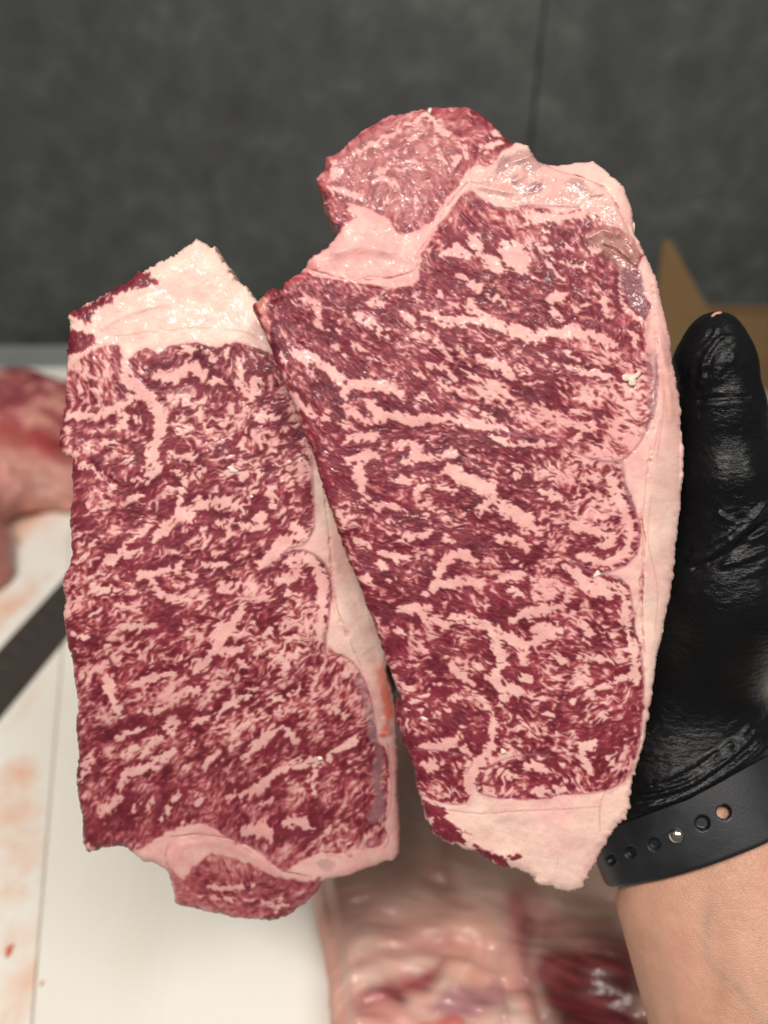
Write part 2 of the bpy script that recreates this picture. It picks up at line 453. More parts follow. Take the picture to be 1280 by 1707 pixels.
# ---------------------------------------------------------------- the two steaks, measured in pixels of the photograph
PURPLE = (0.26, 0.10, 0.12); PUR2 = (0.32, 0.15, 0.16); REDL = (0.52, 0.20, 0.17)
LEFT = dict(
 outline=[(328,401),(346,409),(363,421),(378,442),(392,464),(411,477),(427,499),(448,520),(478,570),(510,640),(540,730),(570,800),(600,890),(625,970),(642,1040),(650,1080),(648,1098),(645,1120),(655,1150),(660,1183),(662,1230),(663,1277),(662,1310),(665,1360),(666,1399),(660,1427),(643,1437),(612,1448),(582,1460),(542,1467),(526,1488),(510,1506),(493,1519),(463,1534),(440,1535),(413,1533),(371,1526),(324,1515),(300,1508),(290,1504),(292,1493),(286,1479),(283,1462),(280,1451),(268,1445),(255,1438),(240,1437),(228,1428),(217,1419),(205,1412),(193,1411),(177,1413),(160,1418),(144,1419),(139,1401),(140,1380),(136,1357),(130,1330),(127,1305),(130,1280),(131,1254),(127,1200),(130,1180),(121,1105),(115,1080),(111,1055),(107,1027),(108,999),(104,974),(109,956),(117,942),(120,921),(118,890),(117,867),(121,835),(121,800),(122,767),(110,760),(103,752),(99,733),(103,712),(105,692),(108,660),(110,630),(112,605),(113,583),(117,549),(115,524),(130,514),(148,505),(164,496),(183,486),(198,478),(211,469),(230,457),(239,453),(255,442),(275,431),(299,421),(314,407)],
 flow=[(200,620,70),(160,630,75),(280,600,-30),(350,600,-40),(420,620,70),(440,690,-30),(360,700,-10),(470,780,-20),(150,720,-35),(200,720,-30),(150,850,-45),(220,820,-50),(300,800,-40),(230,880,-35),(330,900,-35),(400,830,-35),(400,930,-35),(500,970,-30),(150,980,-40),(130,1060,-25),(220,1010,-15),(300,1030,-15),(250,1080,-25),(370,1030,-18),(460,1030,-30),(500,1030,-40),(400,1110,-35),(160,1140,-40),(250,1180,-28),(350,1190,-35),(430,1200,-40),(520,1170,-40),(580,1170,-45),(200,1250,-38),(300,1280,-42),(180,1340,-50),(260,1360,-52),(350,1320,-45),(450,1270,-38),(420,1350,-60),(550,1260,-40),(580,1330,-55),(480,1340,-40),(520,1400,-35),(360,1490,10),(440,1500,-10),(400,1450,80)],
 mess=[(200,630,.7),(350,650,1.1),(420,750,1.1),(250,750,1.0),(150,850,1.0),(300,850,1.0),(450,850,1.0),(250,950,.9),(400,950,.6),(200,1050,.55),(350,1030,.45),(480,1050,1.0),(420,1090,1.0),(250,1160,.55),(400,1190,.35),(550,1180,.4),(200,1280,.35),(320,1300,.3),(500,1270,.45),(580,1320,.6),(500,1390,.7),(380,1490,.5)],
 dens=[(150,630,.45),(190,640,.5),(250,610,.45),(330,600,.42),(420,600,.38),(455,620,.25),(380,680,.42),(450,700,.40),(490,760,.45),(430,780,.45),(330,720,.40),(340,770,.35),(200,740,.32),(140,720,.30),(230,700,.35),(160,810,.30),(140,880,.33),(230,830,.25),(250,790,.30),(280,820,.25),(330,810,.50),(400,820,.50),(460,830,.42),(500,840,.45),(350,880,.50),(420,890,.42),(310,910,.35),(260,900,.38),(150,950,.35),(180,1000,.42),(250,980,.32),(380,930,.33),(420,930,.30),(340,1000,.32),(300,1030,.36),(230,1040,.38),(150,1060,.36),(130,1120,.22),(160,1170,.20),(220,1110,.35),(260,1160,.30),(200,1180,.30),(440,980,.50),(500,990,.50),(470,1040,.48),(500,1040,.50),(420,1070,.38),(380,1120,.42),(430,1110,.45),(480,1110,.65),(530,1110,.72),(350,1170,.55),(400,1190,.40),(300,1190,.42),(480,1170,.55),(560,1150,.55),(590,1180,.45),(520,1210,.42),(160,1230,.22),(220,1270,.22),(160,1320,.16),(260,1310,.18),(220,1370,.12),(180,1390,.14),(330,1270,.32),(320,1340,.20),(400,1300,.32),(400,1370,.16),(460,1250,.40),(560,1260,.35),(600,1260,.28),(500,1310,.26),(580,1340,.22),(600,1300,.24),(540,1390,.32),(470,1400,.25),(460,1420,.22),(600,1395,.6),(400,1470,.40),(460,1490,.42),(330,1500,.55),(500,1490,.20),(440,1520,.35)],
 soft=[(150,620,1.5),(300,620,.9),(400,720,.9),(150,830,1.3),(300,900,.9),(450,900,.8),(200,1050,1.2),(400,1050,.9),(250,1180,1.5),(450,1200,1.2),(200,1330,1.6),(400,1330,1.7),(580,1330,1.6),(400,1490,3.6),(330,1490,3.6),(480,1490,3.2),(500,1400,1.7)],
 white=[(250,500,.75),(330,430,1.0),(340,520,.8),(400,520,1.0),(430,560,.7),(200,560,.6),(560,900,.2),(590,1000,1.),(620,1080,1.),(545,850,1.0),(530,780,1.0),(640,1150,.1),(655,1300,.1),(300,1420,0),(600,1420,0),(520,960,.1)],
 fatpoly=[[(95,640),(108,632),(121,612),(146,591),(171,578),(194,576),(204,588),(203,604),(212,604),(218,598),(227,589),(246,582),(260,590),(268,588),(277,582),(294,576),(324,573),(345,576),(362,581),(382,573),(401,572),(424,580),(445,586),(470,600),(500,590),(440,470),(340,385),(240,430),(100,500)],
  [(560,720),(519,745),(518,790),(524,864),(519,890),(507,907),(478,914),(470,921),(500,917),(521,924),(538,937),(548,954),(552,985),(550,1014),(546,1040),(541,1073),(556,1086),(582,1100),(603,1126),(616,1160),(625,1200),(630,1236),(643,1252),(646,1300),(645,1355),(640,1375),(645,1395),(630,1412),(600,1418),(560,1440),(545,1450),(543,1475),(690,1470),(690,1000),(600,760)],
  [(217,1425),(255,1402),(300,1379),(350,1375),(368,1388),(392,1405),(412,1412),(440,1424),(462,1446),(478,1452),(490,1440),(530,1424),(556,1420),(585,1428),(575,1445),(540,1462),(490,1468),(450,1460),(410,1440),(378,1430),(356,1424),(334,1438),(318,1456),(300,1466),(284,1452),(240,1444)]],
 leanpoly=[[(110,520),(150,506),(183,484),(236,453),(262,470),(232,477),(206,486),(186,492),(190,503),(160,520),(143,538),(128,530)],[(112,552),(138,556),(158,562),(152,578),(124,590),(112,588)]],
 fat=[(20,[(212,588),(210,615),(224,640),(244,655),(260,675)]),(17,[(255,665),(265,690),(266,715),(258,745),(250,768),(240,790)]),(13,[(118,694),(150,691),(185,685),(212,671),(232,656)]),
  (11,[(245,610),(236,617)]),(15,[(260,622),(280,632),(300,622),(318,610),(332,622),(340,632)]),(7,[(300,582),(325,584),(350,584)]),(6,[(352,600),(372,592),(380,583)]),(12,[(402,598),(403,622),(396,640)]),(11,[(396,640),(410,655),(422,660),(428,645),(424,625)]),(7,[(440,625),(430,640)]),(8,[(345,640),(365,632),(372,640)]),
  (10,[(278,745),(295,760),(320,760)]),(9,[(296,724),(319,714)]),(7,[(171,739),(195,737)]),(11,[(212,762),(226,770)]),(9,[(188,686),(210,696),(195,714)]),(9,[(227,697),(238,710)]),(9,[(150,655),(135,645),(170,652)]),(7,[(160,595),(165,607)]),
  (8,[(366,708),(382,704)]),(8,[(405,734),(401,747),(411,752)]),(9,[(424,695),(465,697)]),(9,[(474,714),(482,724)]),(6,[(435,748),(465,755)]),(13,[(304,762),(322,757)]),(13,[(338,783),(322,795)]),(7,[(375,790),(405,795)]),(9,[(416,772),(432,787)]),
  (14,[(222,800),(262,785),(250,770)]),(12,[(286,784),(306,797),(303,826)]),(20,[(303,826),(296,845)]),(28,[(308,848),(295,862)]),(15,[(284,870),(265,891),(256,900)]),(14,[(305,850),(330,848),(345,838)]),(11,[(171,934),(194,929),(220,902),(245,886)]),(9,[(197,927),(235,917)]),(7,[(150,907),(162,900)]),(10,[(216,953),(242,959),(288,950),(306,946)]),(13,[(246,962),(261,981),(274,997)]),(8,[(156,987),(195,986)]),(10,[(222,833),(232,828)]),(7,[(176,840),(184,848)]),(7,[(180,815),(194,806)]),(9,[(130,775),(155,782),(172,795)]),
  (15,[(318,858),(348,836),(395,844),(408,852)]),(9,[(350,826),(360,818)]),(11,[(455,812),(455,842)]),(10,[(426,870),(437,856)]),(7,[(358,874),(386,870),(425,881),(451,878)]),(18,[(508,893),(475,903),(458,922),(437,945)]),(13,[(484,883),(494,879)]),(11,[(342,944),(372,939)]),(7,[(357,925),(373,921)]),(11,[(363,983),(397,971)]),(11,[(466,967),(508,962)]),(9,[(478,992),(492,990)]),
  (15,[(474,938),(505,930),(524,942),(536,963),(539,1000),(536,1040),(530,1075)]),
  (8,[(154,986),(203,984)]),(11,[(263,986),(287,999),(308,995)]),(6,[(152,1025),(164,1020)]),(8,[(211,1047),(259,1043)]),(8,[(124,1060),(147,1064)]),(12,[(179,1128),(184,1149),(190,1177),(203,1196)]),(10,[(220,1142),(242,1136),(287,1121)]),(10,[(302,1153),(331,1150)]),(8,[(242,1190),(269,1181)]),(9,[(274,1212),(297,1194)]),(7,[(246,1110),(256,1105)]),(8,[(291,1104),(312,1101)]),
  (16,[(404,1012),(398,1030)]),(20,[(395,1034),(368,1058),(354,1088)]),(15,[(354,1088),(340,1103),(322,1114)]),(11,[(354,1088),(400,1083)]),(12,[(440,1058),(460,1042)]),(8,[(430,1092),(442,1088)]),(9,[(412,1111),(402,1104)]),(9,[(318,1206),(367,1186),(399,1165),(425,1150)]),(11,[(451,1166),(489,1154),(505,1140)]),
  (12,[(474,1212),(450,1223),(403,1268)]),(11,[(476,1216),(492,1239)]),(12,[(548,1266),(497,1275),(450,1294),(422,1319),(380,1331)]),(9,[(544,1263),(593,1234)]),(10,[(525,1324),(518,1301),(534,1280)]),(17,[(474,1371),(500,1372),(518,1380)]),(22,[(446,1383),(412,1387)]),(9,[(448,1395),(450,1405)]),(7,[(540,1389),(550,1385)]),(6,[(438,1343),(454,1334)]),(7,[(584,1290),(590,1281)]),(7,[(544,1174),(581,1196)]),
  (10,[(298,1204),(276,1228),(250,1239),(235,1264)]),(13,[(291,1254),(250,1277),(210,1290),(197,1329),(170,1356)]),(10,[(162,1259),(145,1272),(131,1300)]),(7,[(239,1216),(193,1228)]),(7,[(224,1244),(208,1259)]),(6,[(298,1322),(285,1342),(267,1369)]),(8,[(365,1256),(337,1279)]),(8,[(328,1340),(334,1332)]),(7,[(307,1250),(322,1238)]),(5,[(232,1327),(219,1353)]),(4,[(252,1333),(244,1350)]),(6,[(305,1373),(324,1372)]),
  (9,[(140,1400),(150,1418)]),(10,[(350,1478),(380,1482),(420,1475)]),(6,[(330,1495),(400,1500),(480,1510)]),(7,[(470,1480),(462,1520)])],
 lean=[(8,[(300,905),(318,890),(335,872)]),(5,[(225,905),(250,890)]),(7,[(262,592),(250,612),(262,600)]),(4,[(219,600),(225,620),(245,640),(262,650),(285,652)])],
 lines=[((1.6,PURPLE,.55),[(519,760),(524,864),(519,890),(507,907),(485,914),(474,921),(462,935),(440,948)]),((1.8,PURPLE,.6),[(474,923),(498,917),(520,923),(538,936),(548,954),(551,985),(549,1014),(546,1040),(541,1075)]),((2.6,PUR2,.5),[(541,1050),(540,1090)]),((1.1,PURPLE,.6),[(541,1082),(510,1090),(490,1115),(470,1135),(440,1150)]),
  ((1.2,PURPLE,.5),[(548,1085),(582,1100),(603,1126),(616,1160),(624,1200)]),((1.3,PURPLE,.7),[(217,600),(222,618),(240,640),(254,650),(270,652),(300,655),(325,650)]),((1.0,PURPLE,.6),[(217,600),(227,590),(246,582),(258,590)]),((1.0,PURPLE,.6),[(262,594),(277,583),(294,576),(324,573),(362,582)]),((1.1,PURPLE,.6),[(412,577),(424,581),(445,588)]),((1.0,PURPLE,.5),[(195,604),(202,641),(217,652)]),((1.0,PURPLE,.5),[(272,690),(280,675),(290,666)]),((1.0,PURPLE,.5),[(217,655),(202,666),(182,676),(152,680)]),
  ((1.0,REDL,.35),[(190,560),(240,555),(290,550),(330,546),(400,552),(430,565)]),((.9,REDL,.3),[(400,545),(395,520),(388,505)]),((.9,REDL,.4),[(541,830),(546,880),(552,920),(556,990),(570,1040),(590,1085),(602,1110)]),((1.0,PUR2,.5),[(646,1240),(652,1290),(650,1350),(640,1375),(648,1400),(640,1415)]),
  ((1.0,PURPLE,.6),[(285,1395),(330,1392),(390,1400),(440,1422),(468,1450),(500,1458)]),((.9,PURPLE,.5),[(280,1410),(276,1430),(282,1450)]),((.8,PURPLE,.6),[(470,1452),(520,1462)])],
 film=[(((.29,.13,.145),.85,.22,75,8),[(624,1232),(642,1256),(641,1305),(643,1359),(630,1373),(612,1364),(622,1330),(616,1295),(626,1262)]),(((.38,.23,.24),.55,.15,20,6),[(600,1125),(616,1160),(626,1205),(630,1240),(616,1240),(606,1190),(592,1140)]),(((.40,.22,.23),.5,.1,0,5),[(520,1440),(545,1432),(560,1440),(545,1450)]),(((.40,.22,.23),.5,.1,0,5),[(540,1424),(560,1422),(572,1430),(550,1432)]),(((.40,.20,.22),.4,.1,0,8),[(600,1400),(630,1398),(636,1408),(600,1416)]),(((.74,.17,.11),.92,.06,90,6),[(622,1115),(645,1118),(652,1150),(656,1190),(648,1225),(635,1228),(640,1190),(632,1150)]),(((.70,.34,.26),.5,.1,90,8),[(615,1100),(646,1104),(652,1140),(626,1150)]),(((.62,.30,.24),.5,0,0,9),[(270,870),(300,866),(310,860),(290,882),(268,892)]),(((.45,.12,.12),.6,.1,90,3),[(280,1450),(290,1455),(296,1480),(296,1505),(288,1500)])],
 groove=[((2.2,4.0),[(541,800),(544,850),(550,900),(553,950),(556,1000),(572,1045),(592,1090)]),((3,4),[(103,752),(125,752),(150,772)]),((3,3),[(150,772),(185,800),(200,812)]),((1.5,1.5),[(280,1448),(278,1420),(300,1396),(350,1392),(410,1410),(466,1450)]),((1.8,.5),[(195,560),(290,549),(400,552),(440,575)])],
 ridge=[((5,2.0),[(120,735),(150,752),(160,768)]),((3,1.4),[(200,805),(170,785),(140,772)]),((6,1.5),[(300,1410),(360,1405),(420,1430),(470,1460)]),((4,3),[(640,1200),(648,1222),(634,1224)]),((5,1.5),[(170,545),(220,520),(280,505)])],
 cap=[(217,1400),(255,1404),(300,1396),(350,1392),(410,1410),(466,1452),(520,1462),(560,1462),(560,1600),(200,1600)],
 rim=[(541,740),(544,850),(550,900),(553,950),(556,1000),(572,1045),(592,1090),(604,1118),(628,1150),(640,1190),(646,1240),(652,1290),(650,1350),(640,1375),(648,1400),(630,1425),(580,1450),(580,1500),(720,1500),(720,800),(600,700)],
 end=[(90,600),(113,597),(150,572),(195,560),(240,555),(290,549),(330,546),(400,552),(440,575),(480,590),(480,480),(330,380),(90,480)],
)
RIGHT = dict(
 outline=[(420,512),(432,499),(445,487),(455,481),(467,482),(476,471),(495,457),(510,442),(514,432),(532,419),(550,407),(562,392),(566,379),(556,374),(549,358),(546,344),(537,340),(545,330),(536,318),(530,309),(527,298),(534,290),(541,283),(544,263),(553,258),(562,254),(580,238),(597,223),(618,209),(641,195),(658,191),(675,188),(700,183),(709,184),(716,179),(741,178),(772,178),(784,181),(791,185),(805,192),(816,202),(828,214),(841,227),(853,237),(868,239),(881,243),(887,254),(903,272),(930,276),(955,271),(980,269),(996,273),(1017,292),(1030,303),(1039,314),(1046,327),(1052,342),(1055,360),(1056,378),(1061,398),(1070,415),(1080,432),(1088,452),(1096,473),(1101,495),(1105,517),(1110,537),(1116,557),(1121,604),(1130,657),(1136,720),(1139,773),(1136,823),(1128,887),(1122,964),(1113,1010),(1101,1066),(1095,1104),(1089,1139),(1081,1198),(1075,1228),(1069,1252),(1062,1280),(1054,1303),(1052,1346),(1042,1366),(1018,1389),(1001,1424),(983,1455),(976,1467),(968,1479),(948,1487),(938,1484),(929,1485),(915,1477),(897,1475),(892,1463),(870,1454),(850,1446),(843,1448),(815,1436),(788,1420),(749,1405),(724,1393),(720,1380),(714,1370),(706,1350),(700,1330),(692,1295),(683,1260),(671,1233),(664,1215),(661,1198),(660,1184),(672,1181),(671,1168),(663,1151),(656,1132),(647,1112),(640,1091),(626,1046),(613,1014),(597,971),(584,939),(571,907),(560,876),(551,850),(542,827),(534,798),(527,770),(513,734),(498,695),(481,657),(469,626),(457,596),(443,560),(431,535)],
 flow=[(450,540,60),(480,600,60),(500,560,45),(560,550,38),(530,640,55),(520,700,55),(620,590,35),(640,540,45),(700,500,20),(650,640,30),(700,640,38),(600,690,35),(740,600,38),(800,570,30),(800,650,30),(760,690,28),(880,600,25),(950,620,20),(1040,640,25),(880,670,28),(960,680,28),(1010,700,35),(960,430,45),(1000,480,50),(920,460,40),(900,540,30),(1040,560,60),(850,370,35),(780,350,55),(800,480,15),(840,520,20),(720,440,75),(700,480,40),(760,500,30),(550,740,25),(600,730,-5),(680,740,-10),(750,740,10),(640,780,8),(700,800,5),(780,770,30),(570,830,30),(620,870,20),(700,850,5),(760,880,20),(600,920,25),(680,920,10),(740,900,15),(900,780,25),(880,820,-20),(980,830,20),(1020,880,-20),(940,880,0),(850,880,18),(820,920,25),(900,930,12),(650,980,30),(700,1000,15),(790,1000,28),(860,1010,30),(930,990,28),(690,1070,40),(650,1060,60),(750,1060,10),(800,1100,15),(720,1130,-30),(880,1050,20),(930,1070,15),(1000,1040,15),(1010,1100,20),(900,1120,25),(960,1130,-15),(1030,1170,-30),(850,1180,30),(900,1180,15),(980,1200,-15),(720,1200,35),(760,1190,30),(700,1230,40),(880,1240,20),(740,1300,50),(700,1290,60),(830,1310,-30),(900,1300,10),(950,1300,40),(1030,1290,-50),(640,345,95),(700,330,70),(600,260,-40),(680,225,-20),(740,290,75),(585,300,85),(650,290,-25),(690,285,35),(670,320,80),(800,220,20),(570,330,15)],
 mess=[(460,560,.4),(560,560,.3),(600,680,.35),(700,620,.3),(850,640,.3),(950,640,.4),(800,450,.6),(950,450,.6),(1020,560,.8),(700,460,.9),(600,740,.35),(700,800,.5),(580,850,.9),(680,880,.6),(660,960,.8),(780,900,.6),(880,820,.9),(980,850,1.1),(880,920,.4),(800,1000,.6),(900,1010,.6),(950,1080,.7),(700,1080,.8),(670,1120,1.0),(780,1090,.6),(850,1150,.9),(950,1180,.8),(1040,1150,.9),(720,1200,.7),(880,1230,.9),(740,1300,.7),(900,1300,.7),(650,280,.9),(720,320,.6)],
 dens=[(450,520,.32),(470,560,.30),(500,620,.16),(520,540,.22),(560,540,.22),(600,560,.25),(540,590,.22),(520,650,.20),(550,660,.22),(500,680,.18),(560,700,.32),(530,740,.16),(640,600,.30),(590,500,.18),(650,520,.30),(690,570,.33),(620,650,.18),(680,630,.32),(720,580,.42),(760,600,.42),(800,570,.38),(840,600,.32),(700,650,.30),(760,660,.38),(820,660,.40),(740,690,.24),(780,690,.28),(850,690,.22),(660,720,.42),(600,740,.35),(700,740,.35),(770,730,.40),(900,600,.30),(960,600,.38),(1000,610,.40),(930,650,.40),(990,650,.42),(1040,650,.45),(900,670,.28),(950,680,.30),(1010,690,.45),(1050,620,.42),(900,720,.45),(960,740,.6),(1020,740,.90),(1040,725,.88),(1035,755,.92),(1005,745,.85),(720,400,.12),(760,350,.08),(770,340,.10),(700,440,.14),(730,470,.18),(760,490,.24),(780,520,.20),(840,370,.24),(880,390,.28),(900,380,.30),(850,480,.30),(840,510,.15),(880,520,.15),(900,540,.12),(900,470,.30),(940,440,.35),(970,400,.35),(980,440,.25),(990,470,.30),(1010,460,.28),(950,500,.34),(1000,530,.25),(1040,540,.20),(1030,510,.30),(560,770,.12),(560,810,.20),(570,860,.25),(590,880,.28),(640,770,.12),(670,780,.14),(640,820,.20),(690,800,.25),(720,780,.30),(740,800,.35),(660,830,.30),(720,830,.42),(620,860,.28),(680,870,.30),(700,880,.28),(740,860,.40),(640,900,.32),(600,930,.36),(680,910,.34),(720,910,.36),(650,940,.38),(700,950,.40),(640,990,.38),(690,990,.38),(860,770,.35),(820,760,.35),(830,790,.40),(900,790,.40),(900,810,.34),(950,800,.48),(990,790,.65),(1000,830,.48),(880,840,.40),(920,850,.38),(960,860,.50),(1010,860,.45),(1020,890,.5),(900,880,.45),(840,870,.30),(790,870,.30),(800,900,.28),(850,905,.28),(920,905,.30),(970,910,.42),(870,930,.28),(920,950,.26),(820,940,.33),(780,960,.40),(880,970,.40),(930,980,.46),(840,990,.40),(790,990,.36),(770,1010,.42),(840,1020,.32),(900,1000,.48),(960,1010,.45),(1010,1010,.5),(1030,1040,.42),(980,1040,.45),(920,1040,.46),(880,1060,.6),(940,1060,.46),(960,1080,.45),(1020,1080,.42),(690,1050,.36),(660,1060,.33),(720,1060,.36),(770,1060,.38),(680,1100,.33),(730,1100,.25),(780,1090,.30),(800,1110,.25),(660,1120,.38),(700,1130,.40),(740,1150,.33),(720,1170,.30),(780,1160,.34),(810,1150,.3),(690,1200,.26),(730,1210,.28),(700,1225,.22),(790,1190,.32),(860,1100,.5),(900,1100,.46),(940,1110,.38),(990,1120,.36),(1040,1120,.42),(870,1170,.38),(900,1160,.38),(950,1170,.38),(1000,1180,.36),(1040,1180,.34),(880,1210,.35),(930,1210,.36),(990,1220,.36),(1040,1220,.38),(870,1250,.36),(920,1240,.28),(700,1280,.36),(740,1310,.38),(770,1280,.36),(820,1300,.42),(880,1300,.42),(940,1295,.38),(1000,1300,.24),(1030,1300,.28),(600,300,.60),(650,330,.60),(700,300,.60),(670,270,.6),(680,360,.32),(740,290,.40),(660,250,.34),(620,260,.34),(780,210,.28),(810,220,.42),(760,200,.28),(590,240,.30),(560,340,.5),(540,300,.35)],
 soft=[(460,560,1.2),(600,600,1.2),(800,620,1.1),(950,620,1.2),(900,480,1.3),(740,440,1.2),(600,800,1.0),(700,900,.95),(900,850,.85),(980,850,.85),(800,1000,.95),(950,1080,1.0),(700,1100,1.0),(950,1200,1.1),(740,1290,1.0),(900,1300,1.0),(650,300,3.0),(740,260,2.8),(600,260,3.0),(680,340,2.6),(800,215,2.4)],
 white=[(1010,300,.75),(960,285,.6),(1040,350,.5),(1090,480,.3),(1110,600,.15),(1110,760,.35),(1105,850,.8),(1100,900,1.),(1090,1000,1.),(1080,1100,1.),(1060,1250,.8),(1060,820,.1),(1055,980,0),(1000,1400,.6),(950,1460,.9),(860,1390,.8),(800,1380,.8),(1030,1340,.9),(900,1350,.3),(840,310,.5),(900,330,.2),(600,420,.1),(640,450,.1),(1000,980,.1)],
 fatpoly=[[(560,392),(575,372),(598,358),(622,352),(648,366),(668,390),(700,380),(728,354),(752,322),(774,292),(792,276),(820,272),(838,250),(880,236),(912,272),(960,262),(1000,262),(1066,340),(1096,452),(1062,412),(1040,385),(1010,372),(985,352),(960,350),(938,360),(905,346),(875,342),(862,348),(830,344),(802,330),(785,318),(772,326),(745,358),(718,398),(703,425),(699,452),(693,472),(655,482),(620,476),(590,474),(560,464),(520,460),(500,448),(518,428),(548,408)],
  [(1062,440),(1070,480),(1084,512),(1075,540),(1076,572),(1086,600),(1091,640),(1088,680),(1081,706),(1064,740),(1042,762),(1036,772),(1044,812),(1060,855),(1067,882),(1063,917),(1048,937),(1019,952),(1000,957),(1031,963),(1048,981),(1054,1010),(1058,1051),(1067,1085),(1072,1139),(1071,1183),(1066,1230),(1060,1262),(1047,1292),(1018,1314),(975,1324),(942,1324),(890,1333),(831,1331),(801,1324),(791,1308),(780,1340),(758,1342),(726,1335),(701,1324),(680,1330),(720,1430),(900,1500),(1000,1500),(1100,1330),(1160,900),(1150,560),(1100,420)]],
 leanpoly=[[(700,1332),(722,1340),(744,1356),(728,1364),(708,1360)],[(718,1366),(735,1364),(760,1380),(786,1390),(768,1396),(790,1408),(730,1398)],[(790,1422),(800,1416),(830,1426),(870,1430),(850,1438),(842,1450)]],
 fat=[(15,[(489,586),(515,594),(540,610),(560,628),(570,649)]),(15,[(570,649),(605,642),(633,642),(676,662)]),(9,[(571,645),(573,664)]),(10,[(485,655),(499,675),(519,693),(537,702)]),(8,[(497,498),(517,504),(546,534)]),(5,[(527,541),(545,550)]),(6,[(551,514),(561,524)]),(10,[(590,520),(605,535),(627,545),(645,562)]),(13,[(632,556),(642,562)]),(9,[(657,490),(635,506),(603,502)]),(8,[(560,549),(573,560)]),(8,[(556,573),(577,595)]),(8,[(588,573),(604,583)]),(15,[(613,671),(633,691),(660,694),(692,704)]),(8,[(578,677),(603,695),(610,708)]),(7,[(568,703),(589,717)]),(9,[(578,736),(603,724),(631,728)]),(6,[(512,609),(527,636)]),(8,[(540,690),(549,702)]),(8,[(674,522),(687,543)]),(5,[(617,596),(638,607)]),(6,[(470,590),(478,605)]),
  (20,[(737,424),(760,418),(785,425)]),(16,[(781,379),(792,401),(803,424)]),(30,[(840,408),(855,426),(868,443)]),(20,[(800,425),(820,440),(843,450)]),(9,[(757,458),(786,470),(803,497)]),(7,[(800,497),(838,502)]),(13,[(709,523),(741,533),(774,533)]),(14,[(784,500),(790,515),(800,528)]),(16,[(774,533),(812,535),(843,547),(883,558),(920,557),(941,550),(974,556),(1024,573)]),(10,[(680,523),(691,545)]),(7,[(682,485),(702,502)]),(7,[(728,486),(738,492)]),
  (17,[(872,357),(901,363),(941,355),(985,352)]),(9,[(906,384),(912,391)]),(10,[(915,418),(898,413)]),(8,[(976,447),(935,436)]),(7,[(911,434),(942,472)]),(15,[(917,499),(943,492)]),(10,[(921,512),(935,542)]),(8,[(975,508),(956,520)]),(10,[(1006,503),(1015,529)]),(7,[(942,410),(948,416)]),(15,[(980,412),(1000,420)]),(8,[(1037,460),(1033,489),(1053,523),(1073,535)]),(7,[(1055,552),(1060,577)]),(6,[(880,372),(872,382)]),
  (12,[(713,611),(745,619),(759,635)]),(9,[(729,637),(757,647),(772,657)]),(16,[(800,596),(843,615),(873,629),(904,636)]),(10,[(862,627),(892,640)]),(9,[(727,571),(748,594)]),(11,[(774,619),(803,632)]),(11,[(868,610),(882,616)]),(7,[(695,621),(707,626)]),(10,[(697,657),(718,669)]),(8,[(658,655),(673,669)]),(10,[(664,690),(690,700),(741,698),(792,706),(845,715)]),(6,[(790,678),(823,699)]),(12,[(892,679),(921,691),(957,708),(990,711)]),(9,[(658,741),(700,743)]),(11,[(680,762),(725,763),(752,751)]),(11,[(820,730),(857,744)]),(17,[(737,779),(761,787),(786,800)]),(11,[(845,782),(871,796)]),(8,[(863,740),(925,740)]),
  (7,[(905,596),(922,608)]),(10,[(945,590),(967,601)]),(9,[(949,611),(974,619),(1016,626)]),(12,[(1030,572),(1008,581)]),(7,[(951,684),(973,693)]),(7,[(1063,662),(1080,683)]),
  (12,[(570,771),(594,764),(623,759)]),(16,[(597,768),(600,797),(612,829)]),(7,[(612,829),(597,846)]),(8,[(570,743),(592,729),(631,729)]),(10,[(640,744),(669,742),(706,747)]),(12,[(677,767),(708,762),(730,764),(758,754)]),(11,[(643,806),(673,801),(708,803)]),(12,[(691,826),(709,807)]),(10,[(732,811),(758,817)]),(18,[(756,783),(778,801),(800,814)]),(10,[(622,845),(634,852)]),(10,[(671,896),(708,891),(725,881)]),(8,[(646,869),(656,873)]),(10,[(590,901),(616,913)]),(8,[(634,923),(679,931)]),(9,[(623,940),(644,948)]),(8,[(595,963),(627,967)]),(12,[(784,921),(747,930),(734,956),(726,978),(710,988)]),(12,[(726,978),(760,971),(802,974)]),(8,[(646,968),(656,971)]),(9,[(702,862),(714,857)]),(5,[(625,838),(655,842),(679,854)]),(8,[(742,896),(752,903)]),
  (24,[(786,801),(815,817),(824,838)]),(20,[(826,841),(852,856),(880,869),(891,885)]),(14,[(821,832),(799,853)]),(10,[(824,895),(865,900),(884,924)]),(10,[(850,929),(867,943)]),(10,[(830,967),(867,956)]),(9,[(771,925),(792,936)]),(13,[(907,824),(941,829)]),(10,[(856,779),(875,787)]),(15,[(977,799),(1002,796)]),(12,[(955,877),(1018,891),(1000,911)]),(11,[(854,982),(871,988)]),(9,[(850,1036),(878,1025),(913,1016),(959,999)]),(19,[(943,944),(978,972),(1013,991)]),
  (11,[(662,1018),(694,1017),(718,1012)]),(12,[(694,1017),(714,1032),(744,1042)]),(12,[(758,1027),(795,1039),(828,1050)]),(16,[(815,1050),(830,1076),(838,1108),(820,1130)]),(11,[(745,1098),(764,1120),(784,1138),(810,1177),(821,1199)]),(13,[(821,1199),(822,1242)]),(14,[(818,1132),(840,1154),(832,1172)]),(7,[(677,1176),(701,1166),(712,1151),(731,1141)]),(8,[(660,1052),(672,1056)]),(13,[(755,1163),(765,1166)]),(8,[(713,1120),(724,1125)]),(9,[(676,1145),(688,1148)]),(11,[(688,1246),(725,1242),(758,1236),(766,1214)]),(7,[(700,1186),(708,1178)]),(7,[(699,1070),(717,1096)]),(6,[(655,1083),(668,1087)]),(5,[(725,1192),(747,1187)]),
